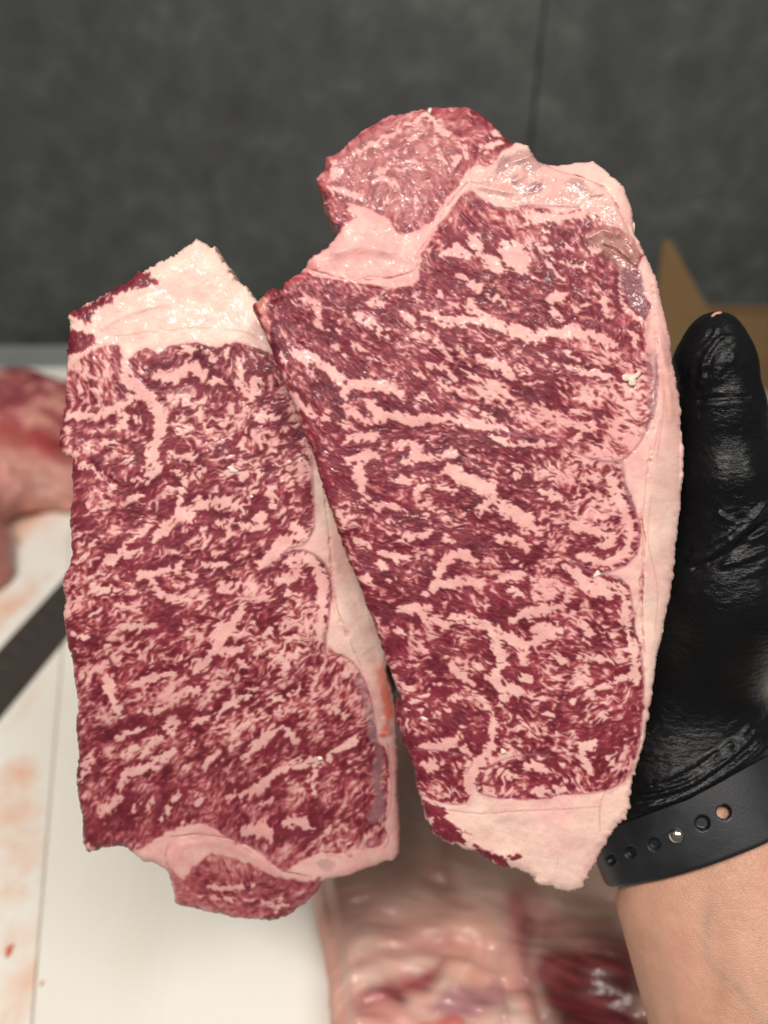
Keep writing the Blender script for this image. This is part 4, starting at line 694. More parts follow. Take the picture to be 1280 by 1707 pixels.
# the slab in front: painted where its folds, fat and lean lie
def build_slab():
    x0, y0, x1, y1 = 470, 1010, 1500, 1900; s = 2.5
    PX, PY = np.meshgrid(np.arange(x0, x1, s), np.arange(y0, y1, s)); PX = PX.astype(np.float32); PY = PY.astype(np.float32)
    rng = np.random.default_rng(77); sh = PX.shape
    w1, w2, w3 = band(rng, sh, 10), band(rng, sh, 4), band(rng, sh, 1.6)
    ind = [(548, 1040), (1460, 1040), (1460, 1880), (596, 1880), (574, 1707), (556, 1600), (538, 1492), (530, 1440), (532, 1300)]
    D = sdf(PX, PY, ind)+w1*3
    th = flow_field(PX, PY, [(700, 1350, 80), (600, 1450, 85), (600, 1550, -35), (700, 1600, -30), (800, 1550, 70), (860, 1600, 75), (900, 1500, -20), (980, 1620, 15), (850, 1400, 85), (1000, 1450, 5), (640, 1690, -10)])
    cx, cy = np.cos(th), np.sin(th); Yg, Xg = np.mgrid[0:sh[0], 0:sh[1]].astype(np.float32)
    fold = lic(band(rng, sh, 5.5), cx, cy, 16, Xg, Yg, 3.); fold2 = lic(band(rng, sh, 2.2), cx, cy, 18, Xg, Yg, 2.); fib = lic(band(rng, sh, 1.2), cx, cy, 9, Xg, Yg, 1.5)
    fat, pk, tan = srgb(232, 198, 180), srgb(212, 154, 144), srgb(204, 172, 148)
    t = np.clip(.5+.3*w1+.25*fold, 0, 1)[..., None]; c = fat*t+pk*(1-t)
    tn = idw(PX, PY, [(690, 1300, .9), (850, 1400, .6), (640, 1500, .55), (760, 1480, .3), (560, 1480, .1), (1000, 1450, .4), (600, 1600, .1), (800, 1600, .1)], 3, 40)[..., None]
    c = c*(1-tn*.7)+tan*tn*.7
    hgt = .0008*fold+.0003*fold2+.0012*w1
    def spot(pts, col, al, ed, marb=0.):
        nonlocal c, hgt
        d = sdf(PX, PY, smooth_curve(pts, 4, True))+w1*6+w2*3
        k = sstep(-ed, ed, d)[..., None]*al; q = np.array(col)*np.clip(1+marb*fib[..., None]*np.array([.5, .9, .9])+marb*.5*fold2[..., None], .4, 2.6)
        c = c*(1-k)+q*k; return k[..., 0]
    k = spot([(590, 1672), (630, 1640), (680, 1622), (735, 1586), (756, 1580), (742, 1622), (716, 1648), (690, 1655), (660, 1690), (620, 1700)], srgb(122, 36, 46), .9, 20, .5); hgt -= .0012*k
    k = spot([(905, 1600), (960, 1580), (1030, 1590), (1060, 1640), (1080, 1760), (1000, 1780), (930, 1720), (900, 1660)], srgb(98, 24, 34), .95, 26, .35)
    spot([(880, 1560), (920, 1520), (1040, 1560), (1060, 1610), (900, 1620)], srgb(128, 62, 62), .6, 22, .3)
    k = .4*spot([(735, 1650), (780, 1640), (822, 1650), (818, 1690), (760, 1705), (715, 1690)], srgb(162, 108, 118), .8, 14); hgt += .004*k
    spot([(696, 1704), (740, 1696), (775, 1704), (770, 1740), (700, 1740)], srgb(196, 70, 56), .6, 9)
    spot([(735, 1545), (790, 1520), (830, 1560), (815, 1630), (760, 1640), (735, 1600)], srgb(222, 160, 140), .7, 18)
    spot([(590, 1480), (640, 1500), (660, 1560), (600, 1590), (575, 1540)], srgb(214, 166, 150), .5, 20)
    spot([(560, 1680), (640, 1672), (690, 1690), (700, 1740), (570, 1740)], srgb(216, 150, 140), .7, 10)
    for pts, w, hh, col, al in (([(858, 1500), (868, 1530), (862, 1570), (868, 1620), (880, 1690)], 12, .0035, srgb(196, 112, 112), .6), ([(885, 1530), (875, 1580), (880, 1640), (900, 1700)], 10, -.003, srgb(120, 60, 60), .55),
                         ([(640, 1560), (700, 1545), (750, 1530), (800, 1515)], 12, .003, srgb(214, 150, 140), .4), ([(600, 1600), (690, 1580), (750, 1560)], 9, -.002, srgb(180, 110, 105), .5),
                         ([(536, 1495), (556, 1600), (574, 1707)], 9, .001, srgb(222, 160, 142), .7), ([(830, 1640), (842, 1720)], 8, .005, srgb(190, 130, 140), .5),
                         ([(690, 1230), (680, 1340), (700, 1430)], 16, .002, srgb(190, 160, 135), .4), ([(740, 1400), (745, 1470)], 10, -.001, srgb(170, 130, 115), .4), ([(760, 1640), (790, 1600), (800, 1570)], 8, .003, srgb(230, 180, 165), .5)):
        d = seg_dist(PX, PY, smooth_curve(pts, 4))+w1*2
        g = np.exp(-(d/(w*1.3))**2); hgt = hgt+.4*hh*g; c = c*(1-al*g[..., None])+col*al*g[..., None]
    far = np.clip((1700-PY)/700, 0, 1)
    zt = .070+hgt-.010*(1-sstep(0, 26, D))-.006*far
    P = on_z(PX, PY, .070); P[..., 2] = zt
    ok = D > 0; cell = ok[:-1, :-1] & ok[1:, :-1] & ok[:-1, 1:] & ok[1:, 1:]
    used = np.zeros(ok.shape, bool)
    for i in (0, 1):
        for j in (0, 1): used[i:used.shape[0]-1+i, j:used.shape[1]-1+j] |= cell
    vid = -np.ones(ok.shape, np.int64); vid[used] = np.arange(used.sum()); ci = np.stack(np.nonzero(cell), -1)
    Q = np.stack([vid[ci[:, 0], ci[:, 1]], vid[ci[:, 0]+1, ci[:, 1]], vid[ci[:, 0]+1, ci[:, 1]+1], vid[ci[:, 0], ci[:, 1]+1]], -1)
    V = P[used]; RGB = c[used]; wet = np.clip(.34+.06*w2, .16, .6)[used]
    E = np.concatenate([Q[:, [0, 1]], Q[:, [1, 2]], Q[:, [2, 3]], Q[:, [3, 0]]]); key = np.minimum(E[:, 0], E[:, 1])*10**7+np.maximum(E[:, 0], E[:, 1])
    _, first, cnt = np.unique(key, return_index=True, return_counts=True); BE = E[first[cnt == 1]]; bv = np.unique(BE); mp = -np.ones(len(V), np.int64); mp[bv] = np.arange(len(bv))
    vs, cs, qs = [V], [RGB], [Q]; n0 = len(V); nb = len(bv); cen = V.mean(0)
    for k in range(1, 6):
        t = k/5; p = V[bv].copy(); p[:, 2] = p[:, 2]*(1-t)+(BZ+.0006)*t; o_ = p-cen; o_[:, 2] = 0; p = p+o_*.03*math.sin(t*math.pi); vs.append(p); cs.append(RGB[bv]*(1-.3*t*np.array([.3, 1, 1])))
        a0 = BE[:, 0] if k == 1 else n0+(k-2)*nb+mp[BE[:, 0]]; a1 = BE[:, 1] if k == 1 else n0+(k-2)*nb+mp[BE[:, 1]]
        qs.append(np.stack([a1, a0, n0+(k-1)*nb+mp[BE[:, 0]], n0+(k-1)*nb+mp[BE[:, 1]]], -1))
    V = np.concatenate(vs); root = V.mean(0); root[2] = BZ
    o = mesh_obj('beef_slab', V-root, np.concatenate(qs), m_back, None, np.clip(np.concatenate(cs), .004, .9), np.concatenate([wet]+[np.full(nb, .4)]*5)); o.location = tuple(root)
    tag(o, 'large slab of raw beef with folded pale fat and dark lean on the cutting board, below the steaks', 'raw beef')
build_slab()
# ---------------------------------------------------------------- the steaks
PXM = 0.205/FPX                                   # one photo pixel at the steaks, in metres
def build_steak(S, seed, depth_fn, thick_fn, label, root_px):
    M = marble(S, seed)
    x0, y0 = M['x0'], M['y0']; step = 1.4
    wob1, wob2, wob3 = M['wob']
    D = sdf(M['GX'], M['GY'], smooth_curve(S['outline'], 3, True))
    endm = sdf(M['GX'], M['GY'], S['end'])
    D = D+wob1*0.6+wob2*(0.6+0.5*sstep(-4, 6, endm))+wob3*(0.15+0.35*sstep(-4, 6, endm))+np.maximum(wob2-1.4, 0)*2.0*sstep(-4, 6, endm)+np.maximum(wob3-1.9, 0)*1.2
    H_, W_ = D.shape
    gx = np.arange(0, W_-1.01, step); gy = np.arange(0, H_-1.01, step)
    PX, PY = np.meshgrid(gx, gy); sd = sample(D, PX, PY)
    ok = sd > 0
    # push the outermost vertices onto the outline
    dgy, dgx = np.gradient(blur(D, .8)); nx, ny = sample(dgx.astype(np.float32), PX, PY), sample(dgy.astype(np.float32), PX, PY)
    L = np.hypot(nx, ny)+1e-6; nx, ny = nx/L, ny/L
    cell = ok[:-1, :-1] & ok[1:, :-1] & ok[:-1, 1:] & ok[1:, 1:]
    used = np.zeros(ok.shape, bool)
    for i in (0, 1):
        for j in (0, 1): used[i:used.shape[0]-1+i, j:used.shape[1]-1+j] |= cell
    near = used & (sd < step*1.3); sh = np.clip(sd, 0, step*1.3)*near
    PX = PX-nx*sh; PY = PY-ny*sh
    rel = sample(M['relief'], PX, PY); edge = np.maximum(sample(blur(D, 2.0), PX, PY), 0)*PXM
    rgb = np.stack([sample(M['rgb'][..., i], PX, PY) for i in range(3)], -1); rough = sample(M['rough'], PX, PY)
    rimd = sample(sdf(M['GX'], M['GY'], S['rim']), PX, PY)
    r_e = 0.0024; k = np.clip(1-edge/r_e, 0, 1)
    dep = depth_fn(PX+x0, PY+y0, rimd)+r_e*(1-np.sqrt(np.maximum(1-k*k, 0)))*.8-rel*PXM*1.15
    P = at(PX+x0, PY+y0, dep)
    vid = -np.ones(ok.shape, np.int64); vid[used] = np.arange(used.sum())
    V = P[used]; RGB = rgb[used]; RO = rough[used]
    ci = np.stack(np.nonzero(cell), -1)
    Q = np.stack([vid[ci[:, 0], ci[:, 1]], vid[ci[:, 0]+1, ci[:, 1]], vid[ci[:, 0]+1, ci[:, 1]+1], vid[ci[:, 0], ci[:, 1]+1]], -1)
    cxp = PX[ci[:, 0], ci[:, 1]]+x0; cyp = PY[ci[:, 0], ci[:, 1]]+y0
    part = np.zeros(len(Q), int)
    part[inside(cxp, cyp, S['cap'])] = 1; part[inside(cxp, cyp, S['rim']) & (part == 0)] = 2; part[inside(cxp, cyp, S['end']) & (part == 0)] = 3
    N = vnormals(V, Q)
    if (N@CF).mean() > 0: N = -N; Q = Q[:, ::-1]
    # cut sides: walk the border edges back through the thickness
    E = np.concatenate([Q[:, [0, 1]], Q[:, [1, 2]], Q[:, [2, 3]], Q[:, [3, 0]]]); ep = np.tile(part, 4)
    key = np.minimum(E[:, 0], E[:, 1])*10**8+np.maximum(E[:, 0], E[:, 1])
    _, first, cnt = np.unique(key, return_index=True, return_counts=True)
    b = first[cnt == 1]; BE = E[b]; BP = ep[b]
    rings = 7; bv = np.unique(BE); th = thick_fn(*to_px(V[bv])[:2]); rng = np.random.default_rng(seed+9)
    bmap = -np.ones(len(V), np.int64); bmap[bv] = np.arange(len(bv))
    sv, sc, sr = [], [], []; jit = rng.standard_normal(len(bv))
    outw = -(V[bv]-V.mean(0)); cen = V[bv].copy()
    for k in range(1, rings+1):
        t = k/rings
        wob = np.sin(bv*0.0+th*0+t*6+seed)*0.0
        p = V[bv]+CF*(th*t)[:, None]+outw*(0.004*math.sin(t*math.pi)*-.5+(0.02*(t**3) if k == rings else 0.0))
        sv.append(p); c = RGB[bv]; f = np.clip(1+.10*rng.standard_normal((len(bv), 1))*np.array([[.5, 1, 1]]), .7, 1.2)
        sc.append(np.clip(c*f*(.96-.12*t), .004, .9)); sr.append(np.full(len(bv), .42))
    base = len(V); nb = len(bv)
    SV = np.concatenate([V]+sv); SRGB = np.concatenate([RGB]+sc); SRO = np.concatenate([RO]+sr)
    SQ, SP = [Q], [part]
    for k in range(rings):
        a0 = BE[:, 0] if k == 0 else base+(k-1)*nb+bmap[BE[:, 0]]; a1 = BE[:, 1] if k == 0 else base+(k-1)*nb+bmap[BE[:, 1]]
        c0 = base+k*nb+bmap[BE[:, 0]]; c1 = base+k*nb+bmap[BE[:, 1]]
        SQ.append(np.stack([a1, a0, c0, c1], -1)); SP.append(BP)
    # back face: the same cut, seen from behind, on a coarser grid
    SQ = np.concatenate(SQ); SP = np.concatenate(SP)
    NN = vnormals(SV, SQ); NN[:len(V)] = np.where(np.isin(np.arange(len(V)), bv)[:, None], NN[:len(V)], N)
    st = 7
    bx, by = np.meshgrid(np.arange(4, W_-5, st, dtype=float), np.arange(4, H_-5, st, dtype=float)); bd = sample(D, bx, by)
    bo = bd > 2.0; bc = bo[:-1, :-1] & bo[1:, :-1] & bo[:-1, 1:] & bo[1:, 1:]; bi = np.stack(np.nonzero(bc), -1)
    rb = sample(sdf(M['GX'], M['GY'], S['rim']), bx, by)
    BPt = at(bx+x0, by+y0, depth_fn(bx+x0, by+y0, rb))+CF*thick_fn(bx+x0, by+y0)[..., None]*1.0
    bid = np.arange(bo.size).reshape(bo.shape)
    BQ = np.stack([bid[bi[:, 0], bi[:, 1]], bid[bi[:, 0], bi[:, 1]+1], bid[bi[:, 0]+1, bi[:, 1]+1], bid[bi[:, 0]+1, bi[:, 1]]], -1)
    brgb = np.stack([sample(M['rgb'][..., i], W_-1-bx if False else bx, by) for i in range(3)], -1).reshape(-1, 3)
    root = thing('steak', at(root_px[0], root_px[1], 0.21), label, 'steak', 'raw marbled steaks held up in the gloved hand')
    mt = meat_material('raw_beef')
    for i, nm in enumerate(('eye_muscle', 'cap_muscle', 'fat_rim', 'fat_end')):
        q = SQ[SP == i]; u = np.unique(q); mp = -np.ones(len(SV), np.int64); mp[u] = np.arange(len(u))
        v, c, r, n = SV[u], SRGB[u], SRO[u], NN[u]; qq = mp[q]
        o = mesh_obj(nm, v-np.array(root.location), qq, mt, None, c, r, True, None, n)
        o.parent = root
    ub = np.unique(BQ); mp = -np.ones(bo.size, np.int64); mp[ub] = np.arange(len(ub))
    o = mesh_obj('back_face', BPt.reshape(-1, 3)[ub]-np.array(root.location), mp[BQ], mt, None, brgb[ub], np.full(len(ub), .45)); o.parent = root
    return root, M

def right_depth(x, y, rim):
    d = 0.2005+0.004*((x-800)/400)**2*np.where(x > 800, 1, .4)+0.003*np.clip((y-1250)/250, 0, 1)**2-0.002*np.exp(-((y-900)/350)**2)
    d = d+0.004*np.clip((420-y)/240, 0, 1)
    return d+0.007*sstep(0, 85, rim)*np.clip((y-300)/200, .25, 1)
def right_thick(x, y): return 0.0085+0.006*sstep(620, 1000, x)
def left_depth(x, y, rim):
    d = 0.2125+0.026*np.clip((y-1020)/500, 0, 1)**1.5+0.0015*((x-360)/260)**2+0.0025*np.clip((620-y)/200, 0, 1)
    d = d-0.002*sstep(300, 130, x)*sstep(1250, 900, y)*sstep(700, 800, y)
    return d+0.0055*sstep(0, 110, rim)
def left_thick(x, y): return 0.013+0*x
build_steak(LEFT, 3, left_depth, left_thick, 'smaller marbled steak on the left, partly covered, its white fat end on top', (360, 1534))
build_steak(RIGHT, 5, right_depth, right_thick, 'larger marbled steak in front, its white fat end hanging down beside the watch strap', (930, 1487))
# ---------------------------------------------------------------- the arm: skin, glove and watch strap
def cf(px, py, d): return np.array([(px-640)/FPX*d, -(py-853.5)/FPX*d, d])     # camera-aligned metres: right, up, away
def to_world(q): return CO+q[:, :1]*CR+q[:, 1:2]*CU+q[:, 2:3]*CF
def grid(lo, hi, h):
    n = np.ceil((np.array(hi)-np.array(lo))/h).astype(int)
    return np.stack(np.meshgrid(*[lo[i]+np.arange(n[i])*h for i in range(3)], indexing='ij'), -1).astype(np.float32)
WR = cf(1180, 1366, .243); ELB = cf(1400, 1860, .219)
def hand_field(G, grow):
    """the right hand, palm to the camera: thumb up along the steak's edge, four fingers behind the meat"""
    J = [(cf(1160, 1120, .2445), cf(1204, 985, .234), .0200, .0232), (cf(1204, 985, .234), cf(1206, 800, .2255), .0222, .0150),
         (cf(1206, 800, .2255), cf(1199, 690, .2235), .0140, .0123), (cf(1199, 690, .2235), cf(1190, 604, .2225), .0123, .0112),
         (cf(1190, 604, .2225), cf(1191, 566, .2215), .0112, .0080)]
    f = None
    for a, b, r0, r1 in J:
        d = cone(G, a, b, r0+grow, r1+grow); f = d if f is None else smin(f, d, .0025)
    palm = cone(G, cf(1085, 1220, .253), cf(985, 900, .258), .0205+grow, .0165+grow)
    palm = smin(palm, cone(G, cf(1000, 1200, .257), cf(860, 930, .261), .0185+grow, .0155+grow), .010)
    palm = smin(palm, cone(G, cf(920, 1180, .262), cf(780, 1010, .262), .0170+grow, .0140+grow), .010)
    palm = smin(palm, cone(G, cf(860, 1150, .262), cf(690, 1110, .262), .0150+grow, .0125+grow), .010)
    wrist = cone(G, cf(1130, 1390, .250), cf(1120, 1200, .253), .0205+grow, .0215+grow)
    wrist = smin(wrist, cone(G, cf(1180, 1385, .250), cf(1160, 1200, .249), .0180+grow, .0185+grow), .012)
    f = smin(smin(f, palm, .012), wrist, .009)
    for a, m, t, r in ((cf(985, 890, .259), cf(930, 660, .257), cf(905, 500, .2495), .0098), (cf(900, 915, .262), cf(800, 640, .258), cf(765, 460, .2495), .0100),
                       (cf(825, 955, .262), cf(690, 720, .257), cf(640, 560, .2505), .0095), (cf(760, 1030, .262), cf(610, 870, .257), cf(545, 760, .2505), .0085)):
        f = smin(f, np.minimum(cone(G, a, m, r*1.12+grow, r+grow), cone(G, m, t, r+grow, r*.82+grow)), .004)
    return f
arm_axis = (ELB-WR)/np.linalg.norm(ELB-WR)
side_ax = np.array([-arm_axis[1], arm_axis[0], 0.]); side_ax /= np.linalg.norm(side_ax)
front_ax = np.cross(arm_axis, side_ax); front_ax = front_ax if front_ax[2] < 0 else -front_ax
HWID, HTH = .0312, .0215
def arm_field(G):
    q = G-WR.astype(np.float32); s = q@arm_axis.astype(np.float32); u = q@side_ax.astype(np.float32); v = q@front_ax.astype(np.float32)
    wd = HWID+.0055*sstep(.002, .016, s)+.125*np.clip(s-.01, 0, 1); td = HTH+.095*np.clip(s-.005, 0, 1)
    k = np.sqrt((u/wd)**2+(v/td)**2); d = (k-1)*np.minimum(wd, td)
    ten = np.exp(-((u-.002)/.0035)**2)*.0007*np.clip(v*60, 0, 1)*np.exp(-((s-.01)/.03)**2)
    return np.maximum(d-ten, -(s+.030))

person = thing('person', tuple(to_world(np.array([WR]))[0]), 'right arm in black rubber glove and dark watch strap, holding both steaks', 'person')
PL = np.array(person.location)
# skin: one continuous surface, forearm running on into the hand inside the glove
h = .0012
G = grid((.055-.075, -.225, .185), (.20, .085, .29), h)
f = smin(arm_field(G), hand_field(G, -.0016), .008)
V, Q = surface_nets(f, (.055-.075, -.225, .185), h); V = relax(V, Q, 6)
m_skin, nt, b = mat('skin')
n1 = noise(nt, 45, 4, .6); n2 = noise(nt, 160, 3, .6)
c1 = ramp(nt, n1, [(.30, tuple(srgb(184, 136, 112))), (.50, tuple(srgb(198, 150, 126))), (.72, tuple(srgb(202, 145, 127)))])
at_ = node(nt, 'ShaderNodeAttribute', attribute_name='tint')
c1 = mixc(nt, c1, at_.outputs['Color'], 1.0, 'MULTIPLY')
nt.links.new(mixc(nt, c1, ramp(nt, n2, [(.3, (.90, .84, .82)), (.7, (1.07, 1.06, 1.05))]), .7, 'MULTIPLY'), b.inputs['Base Color'])
b.inputs['Roughness'].default_value = .46; b.inputs['Subsurface Weight'].default_value = .25; b.inputs['Subsurface Radius'].default_value = (1, .4, .25); b.inputs['Subsurface Scale'].default_value = .0016
vor = node(nt, 'ShaderNodeTexVoronoi', Scale=1500); vor.feature = 'DISTANCE_TO_EDGE'
tcv = coords(nt); mpv = node(nt, 'ShaderNodeMapping'); mpv.inputs['Scale'].default_value = (.75, 1.6, 1.2); mpv.inputs['Rotation'].default_value = (0, .35, .2); nt.links.new(tcv, mpv.inputs[0]); nt.links.new(mpv.outputs[0], vor.inputs['Vector'])
bump(nt, b, vor.outputs['Distance'], .00025, .8); bump(nt, b, noise(nt, 500, 3), .00015)
px, py, _ = to_px(to_world(V)); tint = np.ones((len(V), 3), np.float32)
for pts, w, al in (([(1180, 1520), (1176, 1580), (1190, 1615), (1225, 1645), (1262, 1690), (1290, 1740)], 7, .13), ([(1100, 1560), (1110, 1640), (1130, 1720)], 9, .06)):
    d = seg_dist(px, py, smooth_curve(pts, 4)); tint *= 1-(al*np.exp(-(d/w)**2))[:, None]*np.array([1.3, .75, .55])
o = mesh_obj('arm', to_world(V)-PL, Q[:, ::-1], m_skin, None, tint); o.parent = person

# glove
h = .0011
lo, hi = (-.045, -.115, .195), (.160, .085, .292)
G = grid(lo, hi, h); gpx = 640+G[..., 0]/G[..., 2]*FPX; gpy = 853.5-G[..., 1]/G[..., 2]*FPX
cut = gpy-(1366-np.clip(gpx-1060, -200, 400)*.36-np.maximum(gpx-1150, 0)*.20)      # the rolled cuff, lying over the strap
q = G-WR.astype(np.float32); s = q@arm_axis.astype(np.float32)
f = smin(hand_field(G, 0.0), arm_field(G)-.0010, .005)-.0042*np.exp(-((cut+16)/34)**2)-.0016*np.exp(-((cut+70)/40)**2)
f = np.maximum(f, cut*.00016)
V, Q = surface_nets(f, lo, h); V = relax(V, Q, 5); V, Q = refine(V, Q, 1)
Wd = to_world(V); px, py, dd = to_px(Wd); N = vnormals(Wd, Q)
if (N*(Wd-Wd.mean(0))).sum(1).mean() < 0: N = -N; Q = Q[:, ::-1]
fx0, fy0, fw, fh, fs = 480, 380, 880, 1060, 1.0
rng = np.random.default_rng(12); Y, X = np.mgrid[0:fh, 0:fw].astype(np.float32); GX, GY = X+fx0, Y+fy0; shp = (fh, fw)
wa, wb = band(rng, shp, 9), band(rng, shp, 3)
thg = flow_field(GX, GY, [(1190, 560, 120), (1180, 620, 115), (1230, 620, 110), (1200, 700, 0), (1200, 800, 10), (1250, 870, -35), (1200, 920, -20), (1180, 1050, 20), (1180, 1150, -30), (1150, 1300, -20), (1230, 1250, -40), (1100, 1330, -15)])
lng = lic(band(rng, shp, 4.0), np.cos(thg), np.sin(thg), 26, X, Y, 3.); lsm = lic(band(rng, shp, 1.6), np.cos(thg), np.sin(thg), 11, X, Y, 2.)
amp = idw(GX, GY, [(1190, 600, .35), (1200, 720, .35), (1200, 820, .35), (1240, 900, 1.3), (1150, 930, .9), (1170, 1050, .35), (1170, 1150, .18), (1220, 1150, .2), (1120, 1200, .18), (1150, 1250, .25), (1150, 1325, 1.0), (1240, 1240, 1.0)], 3, 30)
relf = amp*(.45*lng+.30*lsm+.4*wa)
for w, hh, pts in ((5, 3.2, [(1195, 549), (1180, 566), (1164, 588), (1155, 614), (1150, 645)]), (5, 3.6, [(1204, 560), (1190, 576), (1177, 596), (1170, 620), (1168, 640)]), (4, 2.6, [(1202, 563), (1216, 562), (1233, 559)]), (9, 3, [(1226, 572), (1210, 590), (1195, 612), (1186, 634)]),
                   (5, -3.2, [(1186, 555), (1168, 582), (1156, 615)]), (4, -2.5, [(1195, 575), (1182, 598), (1178, 620)]), (6, 2.6, [(1222, 598), (1210, 615), (1198, 634)]), (4, -2.4, [(1216, 610), (1204, 628)]),
                   (4, -3.2, [(1165, 668), (1190, 664), (1220, 662), (1250, 662)]), (6, 1.8, [(1170, 676), (1210, 672), (1250, 670)]), (4, -1.6, [(1170, 655), (1166, 690)]),
                   (6, 5.5, [(1150, 934), (1180, 926), (1204, 912), (1228, 893), (1250, 874), (1266, 850), (1282, 838)]), (5, 4.5, [(1206, 942), (1235, 935), (1262, 922), (1290, 910)]), (5, 3.5, [(1160, 915), (1195, 900), (1225, 880)]), (5, -4.5, [(1160, 945), (1200, 930), (1235, 908), (1262, 885), (1285, 868)]), (4, 2.5, [(1196, 857), (1212, 866), (1230, 873)]), (4, 3, [(1245, 900), (1265, 893), (1285, 884)]),
                   (6, 4.5, [(1068, 1330), (1105, 1322), (1150, 1306), (1195, 1278), (1235, 1246), (1262, 1216)]), (5, 4.0, [(1072, 1345), (1120, 1338), (1165, 1320), (1210, 1290), (1250, 1258), (1275, 1234)]), (5, 3.5, [(1080, 1312), (1130, 1300), (1175, 1272), (1215, 1240)]), (5, -4, [(1070, 1338), (1110, 1330), (1157, 1313), (1202, 1284), (1245, 1250)]), (4, -3, [(1078, 1320), (1130, 1310), (1180, 1286), (1225, 1250)]), (7, 3, [(1210, 1255), (1245, 1215), (1265, 1190)])):
    r = stroke_add(relf, fx0, fy0, smooth_curve(pts, 4), None, abs(w)*3+8)
    if r is None: continue
    sl, d = r; relf[sl] += 1.0*hh*np.exp(-((d+wb[sl]*.9+wa[sl]*.8)/w)**2)
facing = np.clip(-(N@CF)*1.3, 0, 1)
inb = (px > fx0+2) & (px < fx0+fw-3) & (py > fy0+2) & (py < fy0+fh-3)
cutv = py-(1366-np.clip(px-1060, -200, 400)*.36-np.maximum(px-1150, 0)*.20)
dis = sstep(0, -14, cutv)*np.where(inb, sample(relf, px-fx0, py-fy0), 0)*facing*dd/FPX*.95
Wd = Wd+N*dis[:, None]
m_glove, nt, b = mat('black_nitrile')
g = noise(nt, 500, 4, .6)
nt.links.new(ramp(nt, noise(nt, 60, 3), [(.3, (.0045, .0046, .005)), (.7, (.008, .008, .0085))]), b.inputs['Base Color'])
nt.links.new(ramp(nt, g, [(.3, val(.15)), (.7, val(.29))]), b.inputs['Roughness'])
tcg = coords(nt); mpg = node(nt, 'ShaderNodeMapping'); mpg.inputs['Scale'].default_value = (.6, 1.8, 1.8); mpg.inputs['Rotation'].default_value = (0, .25, .3); nt.links.new(tcg, mpg.inputs[0])
bump(nt, b, noise(nt, 420, 4, .6, mpg.outputs[0], .4), .0004, .7); bump(nt, b, noise(nt, 1900, 3, .6, mpg.outputs[0]), .00007, .8)
b.inputs['Specular IOR Level'].default_value = .16
o = mesh_obj('glove', Wd-PL, Q, m_glove, None, None, None, True); o.parent = person

# watch strap: a band round the wrist over the glove's cuff, tail tucked under at the left
m_strap, nt, b = mat('dark_silicone')
nt.links.new(ramp(nt, noise(nt, 90, 3), [(.3, (.0075, .0082, .0105)), (.7, (.0105, .0112, .0138))]), b.inputs['Base Color'])
smear = noise(nt, 70, 4, .6, None, .8); nt.links.new(ramp(nt, smear, [(.35, val(.36)), (.7, val(.56))]), b.inputs['Roughness']); bump(nt, b, noise(nt, 1500, 2), .00006, .6)
SW = .0335; sc0 = -.0102
def ring_pt(phi, s, off):
    """point on the strap: phi 0 = right, 90 deg = towards the camera, 180 = left"""
    u = (HWID+.0012+off)*np.cos(phi); v = (HTH+.0016+off)*np.sin(phi)
    s = s-.035*u
    return WR+np.outer(s, arm_axis)+u[:, None]*side_ax+v[:, None]*front_ax
hole_px = [(1207, 1355, 12), (1171, 1373, 12), (1090, 1408, 10), (1051, 1422, 9.5), (1019, 1434, 8)]
def strap(name, p0, p1, off, bulge, width, holes, th=.0019, n1=700, n2=90, shift=0.0):
    ph = np.linspace(p0, p1, n1); sv = np.linspace(-width/2, width/2, n2); PH, S_ = np.meshgrid(ph, sv, indexing='ij')
    if holes: S_ = np.where(S_ < 0, S_*(1-.78*sstep(.36*PI, .56*PI, PH)), S_)
    ed = np.clip((np.abs(sv)-(width/2-.0012))/.0012, 0, 1); rnd = .0008*(1-np.sqrt(1-ed**2*.98))
    o_ = off+bulge(PH)*sstep(-.006, .006, S_)-rnd[None, :]-.0012*sstep(-.004, -.012, S_)*sstep(.6*PI, .8*PI, PH)
    P = ring_pt(PH.ravel(), (S_+sc0+shift).ravel(), 0)
    nrm_ = (np.cos(PH)/HWID).ravel()[:, None]*side_ax+(np.sin(PH)/HTH).ravel()[:, None]*front_ax; nrm_ /= np.linalg.norm(nrm_, axis=1, keepdims=True)
    out = P+nrm_*(o_+th).ravel()[:, None]; inn = P+nrm_*(o_+2*rnd[None, :]).ravel()[:, None]
    keep = np.ones((n1, n2), bool)
    if holes:
        qx, qy, _ = to_px(to_world(out)); dip = np.zeros(len(out)); frontside = (out@np.array([0, 0, 1.])) < WR[2]
        for k, (hx, hy, r) in enumerate(hole_px):
            dq = np.hypot(qx-hx, (qy-hy)*1.05); m_ = (dq < r+1.5) & frontside
            dip = np.where(m_, np.maximum(dip, .0017*sstep(r+1.2, r-1.2, dq)), dip)
            if k == 0: keep &= ~((dq < r-1.5) & frontside).reshape(n1, n2)
        out = out-nrm_*dip[:, None]
    ii = np.arange(n1*n2).reshape(n1, n2); cellk = keep[:-1, :-1] & keep[1:, :-1] & keep[:-1, 1:] & keep[1:, 1:]
    q = np.stack([ii[:-1, :-1], ii[1:, :-1], ii[1:, 1:], ii[:-1, 1:]], -1)[cellk]; off_ = n1*n2
    ring = np.concatenate([ii[:, 0], ii[-1, 1:], ii[-2::-1, -1], ii[0, -2:0:-1]]); nx2 = np.roll(ring, -1)
    Vv = np.concatenate([out, inn]); Qq = np.concatenate([q, q[:, ::-1]+off_, np.stack([ring, ring+off_, nx2+off_, nx2], -1)])
    o = mesh_obj(name, to_world(Vv)-PL, Qq, m_strap); o.parent = person; return o
PI = math.pi
strap('watch_strap', -.35*PI, 1.22*PI, .0006, lambda p: .0030*sstep(.80*PI, .98*PI, p), SW, True)
